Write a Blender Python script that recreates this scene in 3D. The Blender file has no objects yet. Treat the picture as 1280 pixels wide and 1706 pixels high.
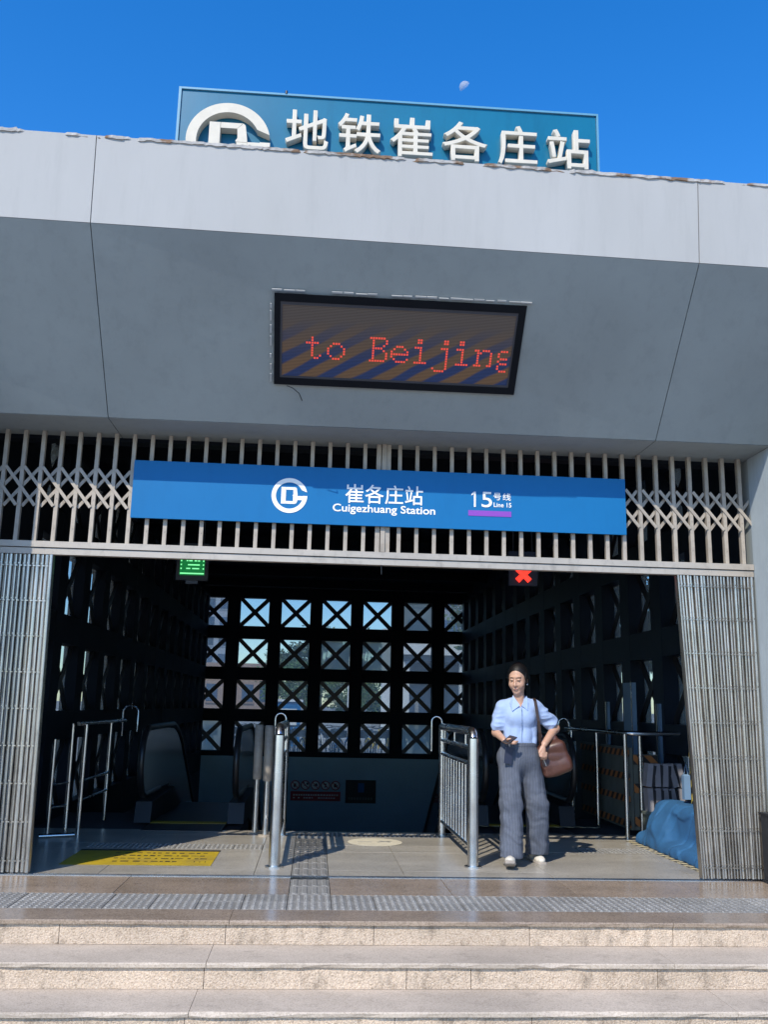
import bpy, bmesh, math, random
import numpy as np
from mathutils import Vector, Matrix
R = math.radians
random.seed(7)
scene = bpy.context.scene
COL = scene.collection

# ------------------------------------------------------------------ camera
PITCH, YAW, ROLL, CAM_H = R(11.85), R(4.02), R(1.245), 1.31
fw = Vector((math.sin(YAW)*math.cos(PITCH), math.cos(YAW)*math.cos(PITCH), math.sin(PITCH)))
rt = Vector((math.cos(YAW), -math.sin(YAW), 0)); up = rt.cross(fw)
r2 = math.cos(ROLL)*rt + math.sin(ROLL)*up
u2 = -math.sin(ROLL)*rt + math.cos(ROLL)*up
cam = bpy.data.cameras.new('camera'); camo = bpy.data.objects.new('camera', cam); COL.objects.link(camo)
cam.sensor_fit = 'VERTICAL'; cam.sensor_height = 36; cam.lens = 36*1550/1706
cam.clip_start = .05; cam.clip_end = 6000
M4 = Matrix((r2, u2, -fw)).transposed().to_4x4(); M4.translation = (0, 0, CAM_H)
camo.matrix_world = M4
scene.camera = camo
# ------------------------------------------------------------------ sky, sun, exposure
SUN_AZ, SUN_EL = R(29), R(42.8)          # the sun stands behind the camera, to its left
w = bpy.data.worlds.new('World'); scene.world = w; w.use_nodes = True
nt = w.node_tree; nt.nodes.clear()
sky = nt.nodes.new('ShaderNodeTexSky'); sky.sky_type = 'NISHITA'; sky.sun_disc = False
sky.sun_elevation = SUN_EL; sky.sun_rotation = R(180) + SUN_AZ
sky.air_density = 1.0; sky.dust_density = .25; sky.ozone_density = 3.5
hs = nt.nodes.new('ShaderNodeHueSaturation'); hs.inputs['Saturation'].default_value = 1.36; hs.inputs['Hue'].default_value = .507
bg = nt.nodes.new('ShaderNodeBackground'); bg.inputs[1].default_value = .135
wo = nt.nodes.new('ShaderNodeOutputWorld')
nt.links.new(sky.outputs[0], hs.inputs['Color']); nt.links.new(hs.outputs[0], bg.inputs[0]); nt.links.new(bg.outputs[0], wo.inputs[0])
sl = bpy.data.lights.new('sun', 'SUN'); sl.energy = 2.45; sl.angle = R(.53); sl.color = (1, .91, .77)
so = bpy.data.objects.new('sun', sl); COL.objects.link(so)
tosun = Vector((-math.sin(SUN_AZ)*math.cos(SUN_EL), -math.cos(SUN_AZ)*math.cos(SUN_EL), math.sin(SUN_EL)))
so.rotation_euler = tosun.to_track_quat('Z', 'Y').to_euler(); so.location = tosun*60
scene.view_settings.view_transform = 'Standard'; scene.view_settings.look = 'None'
scene.view_settings.exposure = .97; scene.view_settings.gamma = 1
scene.cycles.max_bounces = 10; scene.cycles.transparent_max_bounces = 24

# ------------------------------------------------------------------ materials
def newmat(name):
    m = bpy.data.materials.new(name); m.use_nodes = True
    return m, m.node_tree.nodes, m.node_tree.links, m.node_tree.nodes['Principled BSDF']
def pm(name, col, rough=.6, metal=0., var=.12, scale=4., bump=0., bscale=60., col2=None, thr=None, rnd=0., spec=.5, stretch=None, emit=None, es=0., rvar=0.):
    """principled with noise in object space: value mottling, optional second colour as stains, fine bump, per-object value shift"""
    m, N, L, b = newmat(name)
    b.inputs['Roughness'].default_value = rough; b.inputs['Metallic'].default_value = metal
    b.inputs['Specular IOR Level'].default_value = spec
    tc = N.new('ShaderNodeTexCoord'); mp = N.new('ShaderNodeMapping'); L.new(tc.outputs['Object'], mp.inputs[0])
    if stretch: mp.inputs['Scale'].default_value = stretch
    nz = N.new('ShaderNodeTexNoise'); nz.inputs['Scale'].default_value = scale; nz.inputs['Detail'].default_value = 6; nz.inputs['Roughness'].default_value = .65
    L.new(mp.outputs[0], nz.inputs[0])
    mr = N.new('ShaderNodeMapRange'); mr.inputs[1].default_value = .3; mr.inputs[2].default_value = .7
    mr.inputs[3].default_value = 1-var; mr.inputs[4].default_value = 1+var; L.new(nz.outputs[0], mr.inputs[0])
    v = mr.outputs[0]
    if rnd:
        oi = N.new('ShaderNodeObjectInfo'); m2 = N.new('ShaderNodeMapRange'); m2.inputs[3].default_value = 1-rnd; m2.inputs[4].default_value = 1+rnd
        L.new(oi.outputs['Random'], m2.inputs[0]); mu = N.new('ShaderNodeMath'); mu.operation = 'MULTIPLY'
        L.new(v, mu.inputs[0]); L.new(m2.outputs[0], mu.inputs[1]); v = mu.outputs[0]
    base = None
    if col2:
        mx = N.new('ShaderNodeMix'); mx.data_type = 'RGBA'; mx.inputs[6].default_value = (*col, 1); mx.inputs[7].default_value = (*col2, 1)
        n2 = N.new('ShaderNodeTexNoise'); n2.inputs['Scale'].default_value = scale*.37; n2.inputs['Detail'].default_value = 8; L.new(mp.outputs[0], n2.inputs[0])
        m3 = N.new('ShaderNodeMapRange'); t = thr or (.5, .7); m3.inputs[1].default_value, m3.inputs[2].default_value = t
        L.new(n2.outputs[0], m3.inputs[0]); L.new(m3.outputs[0], mx.inputs[0]); base = mx.outputs[2]
    vm = N.new('ShaderNodeVectorMath'); vm.operation = 'SCALE'
    if base: L.new(base, vm.inputs[0])
    else: vm.inputs[0].default_value = col
    L.new(v, vm.inputs['Scale']); L.new(vm.outputs[0], b.inputs['Base Color'])
    if rvar:
        m4 = N.new('ShaderNodeMapRange'); m4.inputs[1].default_value = .3; m4.inputs[2].default_value = .7
        m4.inputs[3].default_value = max(.02, rough-rvar); m4.inputs[4].default_value = rough+rvar; L.new(nz.outputs[0], m4.inputs[0]); L.new(m4.outputs[0], b.inputs['Roughness'])
    if bump:
        n3 = N.new('ShaderNodeTexNoise'); n3.inputs['Scale'].default_value = bscale; n3.inputs['Detail'].default_value = 4; L.new(mp.outputs[0], n3.inputs[0])
        bp = N.new('ShaderNodeBump'); bp.inputs['Strength'].default_value = bump; bp.inputs['Distance'].default_value = .01
        L.new(n3.outputs[0], bp.inputs['Height']); L.new(bp.outputs[0], b.inputs['Normal'])
    if emit:
        b.inputs['Emission Color'].default_value = (*emit, 1); b.inputs['Emission Strength'].default_value = es
    return m
def speckle(name, cols, scale, rough, bump=.0, rnd=.06, band=0.):
    """granite: voronoi cells picked from a ramp, plus cloudy variation"""
    m, N, L, b = newmat(name); b.inputs['Roughness'].default_value = rough
    tc = N.new('ShaderNodeTexCoord'); vo = N.new('ShaderNodeTexVoronoi'); vo.inputs['Scale'].default_value = scale
    L.new(tc.outputs['Object'], vo.inputs[0])
    cr = N.new('ShaderNodeValToRGB'); e = cr.color_ramp.elements
    for i, c in enumerate(cols):
        p = i/(len(cols)-1)
        if i == 0: e[0].position = 0; e[0].color = (*c, 1)
        elif i == len(cols)-1: e[-1].position = 1; e[-1].color = (*c, 1)
        else: k = e.new(p); k.color = (*c, 1)
    sp = N.new('ShaderNodeSeparateColor'); L.new(vo.outputs['Color'], sp.inputs[0]); L.new(sp.outputs[0], cr.inputs[0])
    nz = N.new('ShaderNodeTexNoise'); nz.inputs['Scale'].default_value = 1.7; nz.inputs['Detail'].default_value = 8
    mp = N.new('ShaderNodeMapping'); L.new(tc.outputs['Object'], mp.inputs[0]); L.new(mp.outputs[0], nz.inputs[0])
    if band: mp.inputs['Scale'].default_value = (.8, 1.5, 1)
    mr = N.new('ShaderNodeMapRange'); mr.inputs[1].default_value = .3; mr.inputs[2].default_value = .7; mr.inputs[3].default_value = .82 if band else .85; mr.inputs[4].default_value = 1.14 if band else 1.12
    L.new(nz.outputs[0], mr.inputs[0])
    oi = N.new('ShaderNodeObjectInfo'); m2 = N.new('ShaderNodeMapRange'); m2.inputs[3].default_value = 1-rnd; m2.inputs[4].default_value = 1+rnd; L.new(oi.outputs['Random'], m2.inputs[0])
    mu = N.new('ShaderNodeMath'); mu.operation = 'MULTIPLY'; L.new(mr.outputs[0], mu.inputs[0]); L.new(m2.outputs[0], mu.inputs[1])
    vm = N.new('ShaderNodeVectorMath'); vm.operation = 'SCALE'; L.new(cr.outputs[0], vm.inputs[0]); L.new(mu.outputs[0], vm.inputs['Scale']); L.new(vm.outputs[0], b.inputs['Base Color'])
    if bump:
        bp = N.new('ShaderNodeBump'); bp.inputs['Strength'].default_value = bump; bp.inputs['Distance'].default_value = .012
        n3 = N.new('ShaderNodeTexNoise'); n3.inputs['Scale'].default_value = scale*.8; n3.inputs['Detail'].default_value = 3; L.new(tc.outputs['Object'], n3.inputs[0])
        L.new(n3.outputs[0], bp.inputs['Height']); L.new(bp.outputs[0], b.inputs['Normal'])
    return m
def glassmat(name, tint, clear, rough=.02, haze=(.5, .55, .6), dust=0.):
    m, N, L, b = newmat(name)
    tr = N.new('ShaderNodeBsdfTransparent'); tr.inputs[0].default_value = (*tint, 1)
    b.inputs['Base Color'].default_value = (*haze, 1); b.inputs['Roughness'].default_value = rough
    mx = N.new('ShaderNodeMixShader'); mx.inputs[0].default_value = clear
    out = N['Material Output']; L.new(b.outputs[0], mx.inputs[1]); L.new(tr.outputs[0], mx.inputs[2]); L.new(mx.outputs[0], out.inputs[0])
    if dust:   # a film of dust that lets scattered light through
        tl = N.new('ShaderNodeBsdfTranslucent'); tl.inputs[0].default_value = (.62, .62, .58, 1); m2 = N.new('ShaderNodeMixShader'); m2.inputs[0].default_value = dust
        L.new(mx.outputs[0], m2.inputs[1]); L.new(tl.outputs[0], m2.inputs[2]); L.new(m2.outputs[0], out.inputs[0])
    return m

MT = dict(
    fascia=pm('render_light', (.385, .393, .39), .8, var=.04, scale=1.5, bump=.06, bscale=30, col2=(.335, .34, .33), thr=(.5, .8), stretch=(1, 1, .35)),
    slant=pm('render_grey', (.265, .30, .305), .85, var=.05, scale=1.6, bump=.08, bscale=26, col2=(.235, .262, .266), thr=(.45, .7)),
    wing=pm('render_wing', (.36, .42, .46), .85, var=.06, scale=2, bump=.1, bscale=20, col2=(.62, .66, .68), thr=(.62, .68)),
    brickcrumb=pm('crumbled_plaster', (.34, .335, .32), .95, var=.3, scale=14, bump=.5, bscale=50, col2=(.17, .11, .07), thr=(.50, .58)),
    joint=pm('dark_joint', (.03, .03, .035), .9),
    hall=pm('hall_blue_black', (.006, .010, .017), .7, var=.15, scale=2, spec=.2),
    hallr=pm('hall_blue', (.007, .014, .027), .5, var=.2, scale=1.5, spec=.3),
    dado=pm('dado_teal', (.34, .50, .60), .6, var=.08, scale=1.2),
    dark=pm('near_black', (.012, .013, .016), .5),
    rubber=pm('black_rubber', (.015, .016, .018), .35),
    steel=pm('stainless', (.62, .62, .62), .24, 1., var=.12, scale=3, rvar=.08),
    steelr=pm('brushed_steel_worn', (.47, .44, .40), .30, .92, var=.25, scale=5, stretch=(6, 6, .6), rvar=.1, rnd=.2),
    galv=pm('grille_paint', (.37, .33, .28), .5, .1, spec=.3, var=.15, scale=7, rnd=.08, col2=(.27, .22, .17), thr=(.6, .75)),
    beam=pm('gate_rail_metal', (.42, .38, .33), .45, .25, var=.12, scale=6, stretch=(.3, 1, 1)),
    darkmetal=pm('dark_metal', (.05, .052, .06), .4, .6),
    signblue=pm('sign_blue', (.006, .135, .35), .5, var=.03, scale=1, spec=.2),
    roofblue=pm('roof_sign_teal', (.004, .135, .24), .3, var=.08, scale=1.2, stretch=(1, 1, .4)),
    roofedge=pm('roof_sign_edge', (.12, .3, .42), .3, var=.05),
    white=pm('letter_white', (.8, .8, .78), .5, var=.03),
    letteredge=pm('letter_cream', (.58, .545, .46), .65, var=.08, scale=9),
    purple=pm('line_purple', (.22, .05, .42), .5, var=.03),
    ledframe=pm('led_frame', (.008, .009, .012), .8, spec=.1),
    alu=pm('led_trim_alu', (.05, .055, .07), .5, .4),
    yellow=pm('sticker_yellow', (.46, .33, .02), .55, var=.15, scale=8, col2=(.33, .24, .05), thr=(.5, .75)),
    black=pm('print_black', (.02, .02, .02), .6),
    cream=pm('sticker_cream', (.62, .58, .46), .6, var=.12, scale=10),
    red=pm('sign_red', (.42, .04, .035), .6),
    tarp=pm('tarp_blue', (.022, .11, .26), .8, var=.2, scale=3.5, bump=.25, bscale=22),
    boardgrey=pm('board_grey_green', (.10, .12, .11), .6, var=.2, scale=4),
    padlight=pm('pad_grey', (.25, .25, .28), .7, var=.15),
    padblack=pm('pad_black', (.02, .022, .03), .7),
    paleboard=pm('pale_blue_board', (.16, .27, .42), .5, var=.05),
    plastic=pm('crumpled_plastic', (.28, .26, .22), .3, var=.4, scale=12, bump=.8, bscale=25),
    asphalt=pm('paving_ground', (.34, .315, .28), .9, var=.12, scale=.8, bump=.2, bscale=30),
    trunk=pm('bark', (.09, .07, .05), .9, var=.3, scale=12, bump=.5, bscale=20),
    glass=glassmat('window_glass', (.68, .74, .78), .92, .02, (.2,.24,.28), .16),
    dustyglass=glassmat('dusty_glass', (.6, .66, .64), .85, .2, (.30, .34, .32), .36),
    balglass2=glassmat('balustrade_glass_dark', (.3, .35, .38), .3, .1, (.05, .07, .08)),
    balglass=glassmat('balustrade_glass', (.35, .45, .45), .15, .15, (.34, .40, .40)),  # pale colour stands in for outdoor reflections in the glass
)
def leafmat(name, c):
    m, N, L, b = newmat(name); b.inputs['Roughness'].default_value = .5
    g = N.new('ShaderNodeNewGeometry'); mr = N.new('ShaderNodeMapRange'); mr.inputs[3].default_value = .55; mr.inputs[4].default_value = 1.5
    L.new(g.outputs['Random Per Island'], mr.inputs[0]); vm = N.new('ShaderNodeVectorMath'); vm.operation = 'SCALE'; vm.inputs[0].default_value = c
    L.new(mr.outputs[0], vm.inputs['Scale']); L.new(vm.outputs[0], b.inputs['Base Color'])
    tr = N.new('ShaderNodeBsdfTranslucent'); L.new(vm.outputs[0], tr.inputs[0]); mx = N.new('ShaderNodeMixShader'); mx.inputs[0].default_value = .35
    L.new(b.outputs[0], mx.inputs[1]); L.new(tr.outputs[0], mx.inputs[2]); L.new(mx.outputs[0], N['Material Output'].inputs[0])
    return m
MT['leaf'] = leafmat('leaf_green', (.13, .21, .045)); MT['leaf2'] = leafmat('leaf_dark_green', (.05, .095, .03)); MT['leaf3'] = leafmat('leaf_dusty_green', (.17, .21, .095))
MT['gran_land'] = speckle('granite_polished_brown', [(.21, .16, .12), (.33, .26, .195), (.40, .32, .245), (.27, .21, .155)], 140, .22, .02, .08, band=1)
MT['gran_in'] = speckle('granite_grey_floor', [(.235, .22, .185), (.38, .355, .305), (.44, .415, .36), (.325, .30, .26)], 150, .3, .02, .07, band=1)
MT['gran_tread'] = speckle('granite_tread', [(.36, .30, .235), (.47, .40, .32), (.52, .45, .37), (.42, .355, .285)], 150, .75, .06, .05, band=1)
MT['gran_riser'] = speckle('granite_riser_hammered', [(.40, .31, .225), (.55, .44, .335), (.62, .51, .395), (.48, .375, .28)], 130, .85, .8, .10)
def stain(m, zs=.6, lo=.56, hi=.72, dark=.45):
    N, L = m.node_tree.nodes, m.node_tree.links; b = N['Principled BSDF']; src = b.inputs['Base Color'].links[0].from_socket
    tc = N.new('ShaderNodeTexCoord'); mp = N.new('ShaderNodeMapping'); mp.inputs['Scale'].default_value = (7, 7, zs*7); L.new(tc.outputs['Object'], mp.inputs[0])
    nz = N.new('ShaderNodeTexNoise'); nz.inputs['Scale'].default_value = 1.3; nz.inputs['Detail'].default_value = 9; nz.inputs['Roughness'].default_value = .7; L.new(mp.outputs[0], nz.inputs[0])
    mr = N.new('ShaderNodeMapRange'); mr.inputs[1].default_value = lo; mr.inputs[2].default_value = hi; mr.inputs[3].default_value = 1; mr.inputs[4].default_value = dark; L.new(nz.outputs[0], mr.inputs[0])
    vm = N.new('ShaderNodeVectorMath'); vm.operation = 'SCALE'; L.new(src, vm.inputs[0]); L.new(mr.outputs[0], vm.inputs['Scale']); L.new(vm.outputs[0], b.inputs['Base Color'])
stain(MT['gran_riser'], .6, .52, .7, .5); stain(MT['gran_tread'], 1, .55, .8, .6); stain(MT['gran_land'], 1, .52, .8, .7); stain(MT['gran_in'], 1, .52, .8, .72); stain(MT['fascia'], .10, .5, .8, .9); stain(MT['slant'], .15, .5, .85, .84); stain(MT['wing'], .2, .5, .8, .8); stain(MT['signblue'], .3, .5, .85, .9); stain(MT['roofblue'], .15, .5, .85, .8); stain(MT['galv'], .6, .5, .75, .6); stain(MT['beam'], .6, .52, .75, .65); stain(MT['steelr'], .35, .5, .8, .55)
MT['tactile'] = speckle('tactile_stone_grey', [(.16, .158, .148), (.255, .25, .235), (.32, .315, .295)], 120, .45, .05, .12)

# ------------------------------------------------------------------ mesh helpers
class MB:
    def __init__(s): s.v = []; s.f = []; s.sm = []
    def add(s, vs, fs, smooth=False):
        o = len(s.v); s.v += [tuple(v) for v in vs]; s.f += [tuple(i+o for i in f) for f in fs]; s.sm += [smooth]*len(fs); return s
    def box(s, x0, x1, y0, y1, z0, z1):
        return s.add([(x0,y0,z0),(x1,y0,z0),(x1,y1,z0),(x0,y1,z0),(x0,y0,z1),(x1,y0,z1),(x1,y1,z1),(x0,y1,z1)],
                     [(0,3,2,1),(4,5,6,7),(0,1,5,4),(1,2,6,5),(2,3,7,6),(3,0,4,7)])
    def cbox(s, x0, x1, y0, y1, z0, z1, c):
        """box with chamfered edges on the top (z1) side"""
        vs = [(x0,y0,z0),(x1,y0,z0),(x1,y1,z0),(x0,y1,z0),(x0,y0,z1-c),(x1,y0,z1-c),(x1,y1,z1-c),(x0,y1,z1-c),(x0+c,y0+c,z1),(x1-c,y0+c,z1),(x1-c,y1-c,z1),(x0+c,y1-c,z1)]
        return s.add(vs, [(0,3,2,1),(0,1,5,4),(1,2,6,5),(2,3,7,6),(3,0,4,7),(4,5,9,8),(5,6,10,9),(6,7,11,10),(7,4,8,11),(8,9,10,11)])
    def obox(s, a, b, wx, wy, ref=(0,1,0)):
        """bar from a to b with section wx (along ref x axis) by wy (along ref)"""
        a, b = Vector(a), Vector(b); d = (b-a).normalized(); rf = Vector(ref)
        x = d.cross(rf)
        if x.length < 1e-4: x = d.cross(Vector((1,0,0)))
        x.normalize(); y = x.cross(d)
        vs = [p+sx*x*wx/2+sy*y*wy/2 for p in (a,b) for sx,sy in ((-1,-1),(1,-1),(1,1),(-1,1))]
        return s.add(vs, [(0,1,2,3),(7,6,5,4),(0,4,5,1),(1,5,6,2),(2,6,7,3),(3,7,4,0)])
    def prism(s, pts, x0, x1, axis='x'):
        """extrude a (y,z) polygon along x, or an (x,z) polygon along y"""
        n = len(pts)
        P = (lambda p, t: (t, p[0], p[1])) if axis == 'x' else (lambda p, t: (p[0], t, p[1]))
        vs = [P(p, x0) for p in pts]+[P(p, x1) for p in pts]
        return s.add(vs, [tuple(range(n)), tuple(range(2*n-1, n-1, -1))]+[(i, i+n, (i+1) % n+n, (i+1) % n) for i in range(n)])
    def loft(s, rings):
        n = len(rings[0]); vs = [p for r_ in rings for p in r_]; k = len(rings)
        fs = [(i*n+j, i*n+(j+1) % n, (i+1)*n+(j+1) % n, (i+1)*n+j) for i in range(k-1) for j in range(n)]
        return s.add(vs, fs+[tuple(range(n-1,-1,-1)), tuple(range((k-1)*n, k*n))])
    def tube(s, pts, r, n=10, cap=True):
        pts = [Vector(p) for p in pts]; rs = r if isinstance(r, (list, tuple)) else [r]*len(pts)
        rings = []; prev = None
        for i, p in enumerate(pts):
            t = (pts[min(i+1, len(pts)-1)]-pts[max(i-1, 0)]).normalized()
            if prev is None: x = t.orthogonal().normalized()
            else: x = (prev-t*prev.dot(t)).normalized()
            prev = x; y = t.cross(x)
            rings.append([p+rs[i]*(math.cos(a)*x+math.sin(a)*y) for a in [2*math.pi*k/n for k in range(n)]])
        vs = [v for rg in rings for v in rg]
        fs = [(i*n+k, i*n+(k+1) % n, (i+1)*n+(k+1) % n, (i+1)*n+k) for i in range(len(pts)-1) for k in range(n)]
        s.add(vs, fs, True)
        if cap:
            s.add(rings[0], [tuple(range(n-1, -1, -1))]); s.add(rings[-1], [tuple(range(n))])
        return s
    def torus(s, c, rad, r, axis='x', n=24, m=6):
        pts = []
        for k in range(n):
            a = 2*math.pi*k/n
            for j in range(m):
                b_ = 2*math.pi*j/m; q = rad+r*math.cos(b_); h = r*math.sin(b_)
                p = {'x': (h, q*math.cos(a), q*math.sin(a)), 'y': (q*math.cos(a), h, q*math.sin(a)), 'z': (q*math.cos(a), q*math.sin(a), h)}[axis]
                pts.append((c[0]+p[0], c[1]+p[1], c[2]+p[2]))
        return s.add(pts, [(k*m+j, k*m+(j+1) % m, ((k+1) % n)*m+(j+1) % m, ((k+1) % n)*m+j) for k in range(n) for j in range(m)], True)
    def mesh(s, name, mat):
        me = bpy.data.meshes.new(name); me.from_pydata(s.v, [], s.f)
        me.polygons.foreach_set('use_smooth', s.sm)
        bm = bmesh.new(); bm.from_mesh(me); bmesh.ops.recalc_face_normals(bm, faces=bm.faces); bm.to_mesh(me); bm.free()
        me.materials.append(MT[mat] if isinstance(mat, str) else mat); me.update(); return me
    def build(s, name, mat, parent=None, loc=None):
        return link(name, s.mesh(name, mat), parent, loc)
def link(name, me, parent=None, loc=None, rot=None):
    o = bpy.data.objects.new(name, me); COL.objects.link(o); o.parent = parent
    if loc is not None: o.location = loc
    if rot is not None: o.rotation_euler = rot
    return o
def tag(o, label=None, cat=None, group=None, kind=None):
    if label: o['label'] = label
    if cat: o['category'] = cat
    if group: o['group'] = group
    if kind: o['kind'] = kind
    return o
def thing(name, label, cat, loc=(0,0,0), group=None, rz=0):
    o = bpy.data.objects.new(name, None); COL.objects.link(o); o.location = loc; o.rotation_euler = (0,0,rz); o.empty_display_size = .2
    return tag(o, label, cat, group)
def copy_tree(o, parent=None):
    c = o.copy(); COL.objects.link(c); c.parent = parent
    for ch in list(o.children): copy_tree(ch, c)
    return c
def text_mesh(txt, extrude=.0, offset=.0, bevel=0.):
    cu = bpy.data.curves.new('glyph', 'FONT'); cu.body = txt; cu.extrude = extrude; cu.offset = offset; cu.bevel_depth = bevel; cu.bevel_resolution = 1; cu.resolution_u = 4
    o = bpy.data.objects.new('glyph', cu); COL.objects.link(o)
    dg = bpy.context.evaluated_depsgraph_get(); me = bpy.data.meshes.new_from_object(o.evaluated_get(dg))
    bpy.data.objects.remove(o); bpy.data.curves.remove(cu); return me
def glyph(name, txt, mat, parent, x0, x1, z0, z1, yfront, depth, offset=0., bevel=0.):
    """raised lettering: glyph outlines stood upright in the x-z plane, facing -y, fitted into a box"""
    me = text_mesh(txt, .1, offset, bevel)
    co = np.empty(len(me.vertices)*3); me.vertices.foreach_get('co', co); co = co.reshape(-1, 3)
    mn, mx = co.min(0), co.max(0)
    X = x0+(co[:,0]-mn[0])/(mx[0]-mn[0])*(x1-x0); Z = z0+(co[:,1]-mn[1])/(mx[1]-mn[1])*(z1-z0)
    Y = yfront+(mx[2]-co[:,2])/(mx[2]-mn[2])*depth
    me.vertices.foreach_set('co', np.stack([X, Y, Z], 1).ravel()); me.materials.clear(); me.materials.append(MT[mat]); me.update()
    return link(name, me, parent)

# ------------------------------------------------------------------ ground
g = MB()
for (x0,x1,y0,y1) in ((-2500,2500,-2500,5.43),(-2500,-6.2,5.43,7.7),(7.3,2500,5.43,7.7),(-2500,-3.25,7.7,26.3),(4.4,2500,7.7,26.3),(-2500,2500,26.3,2500)):
    g.add([(x0,y0,-.438),(x1,y0,-.438),(x1,y1,-.438),(x0,y1,-.438)], [(0,1,2,3)])
tag(g.build('ground', 'asphalt'), kind='structure')

# ------------------------------------------------------------------ entrance steps: slabs in three risers
XL, XR = -6.2, 7.3
steps = MB().box(XL, XR, 5.46, 7.70, -1.2, -.45).box(XL, XR, 5.86, 7.70, -.449, -.33).box(XL, XR, 6.26, 7.70, -.329, -.06).build('entrance_steps', 'joint')
tag(steps, kind='structure')
def wavy_slab(x0, x1, y0, y1, z0, z1, amp, n=26):
    """nosing slab whose front edge is worn: small chips along the arris"""
    m = MB(); vs = []
    for i in range(n+1):
        x = x0+(x1-x0)*i/n; c = amp*random.random()**4; d = amp*.5*random.random()**3
        vs += [(x,y1,z0),(x,y0+d,z0),(x,y0,z1-.006-c),(x,y0+.005+c*.9,z1-.001),(x,y1,z1)]
    k = 5
    fs = [(i*k+j, i*k+(j+1) % k, (i+1)*k+(j+1) % k, (i+1)*k+j) for i in range(n) for j in range(k)]
    m.add(vs, fs); m.add(vs[:k], [tuple(range(k))]); m.add(vs[-k:], [tuple(range(k-1,-1,-1))]); return m
STEP = [(6.20, 0., (-3.2,-.47,2.35,5.0)), (5.81,-.146,(-3.3,-.56,2.2,4.9)), (5.42,-.292,(-3.4,-.60,2.4,5.2))]
for k,(ye,zt,cuts) in enumerate(STEP):
    xs = [XL]+list(cuts)+[XR]
    yb = 6.52 if k == 0 else STEP[k-1][0]+.03
    for a,b_ in zip(xs[:-1], xs[1:]):
        wavy_slab(a+.0015, b_-.0015, ye, yb-.002, zt-.026, zt, .02 if k else .012).build('tread_slab', 'gran_tread' if k else 'gran_land', steps)
    off = .37*k
    xr = ([-4.6,-3.3,-1.5,-.49,.43,1.42,2.35,3.6,5.0],[-4.5,-3.0,-1.9,-.57,.6,.98,2.1,3.2,4.6],[-4.2,-2.6,-.62,.5,1.25,2.4,3.7,5.2])[k]
    xs = [XL]+xr+[XR]
    for a,b_ in zip(xs[:-1], xs[1:]):
        MB().box(a+.002, b_-.002, ye+.022, ye+.06, zt-.144, zt-.031).build('riser_slab', 'gran_riser', steps)
# landing between the top step and the gate
land = tag(MB().box(XL, XR, 6.53, 7.69, -.05, -.028).build('landing', 'joint'), kind='structure')
def tiles(parent, name, mat, xs, ys, z0, z1, gap=.002, skip=None):
    for a,b_ in zip(xs[:-1], xs[1:]):
        for c,d in zip(ys[:-1], ys[1:]):
            if skip and skip((a+b_)/2, (c+d)/2): continue
            MB().cbox(a+gap, b_-gap, c+gap, d-gap, z0, z1+random.uniform(-.0008,.0008), .0015).build(name, mat, parent)
GX0, GX1 = -.125, .172
LX = [XL,-4.9,-3.75,-2.55,-1.35,GX0]; RX = [GX1,1.05,1.98,2.9,3.85,4.9,XR]
tiles(land, 'paving_slab', 'gran_land', LX, [7.015,7.69], -.027, 0); tiles(land, 'paving_slab', 'gran_land', RX, [7.015,7.69], -.027, 0)
# tactile tiles: warning studs along the step edge, guide bars towards the gate
def stud_tile(w, d, nx, ny):
    m = MB().cbox(0, w, 0, d, -.027, 0, .002)
    for i in range(nx):
        for j in range(ny):
            x, y, r = (i+.5)*w/nx, (j+.5)*d/ny, min(w/nx, d/ny)*.36
            a = [(x+r*math.cos(t), y+r*math.sin(t), 0) for t in [k*math.pi/3 for k in range(6)]]
            b_ = [(x+.6*r*math.cos(t), y+.6*r*math.sin(t), .006) for t in [k*math.pi/3 for k in range(6)]]
            m.add(a+b_, [(5,4,3,2,1,0),(6,7,8,9,10,11)]+[(k,(k+1) % 6,(k+1) % 6+6,k+6) for k in range(6)])
    return m
def bar_tile(w, d, n):
    m = MB().cbox(0, w, 0, d, -.027, 0, .002)
    for i in range(n):
        c = (i+.5)*w/n; h = w/n*.3
        m.add([(c-h,.015,0),(c+h,.015,0),(c+h,d-.015,0),(c-h,d-.015,0),(c-h*.6,.025,.006),(c+h*.6,.025,.006),(c+h*.6,d-.025,.006),(c-h*.6,d-.025,.006)],
              [(4,5,6,7),(0,1,5,4),(1,2,6,5),(2,3,7,6),(3,0,4,7)])
    return m
st_me = stud_tile(.294, .244, 6, 5).mesh('warning_tile', 'tactile'); bt_me = bar_tile(.291, .294, 4).mesh('guide_tile', 'tactile')
x = GX0-21*.298
while x < XR-.3:
    for y in (6.522, 6.768): link('warning_tile', st_me, land, (x, y, random.uniform(-.001,.001)))
    x += .298
for y in (7.02, 7.32): link('guide_tile', bt_me, land, (GX0+.003, y, .0))
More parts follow.
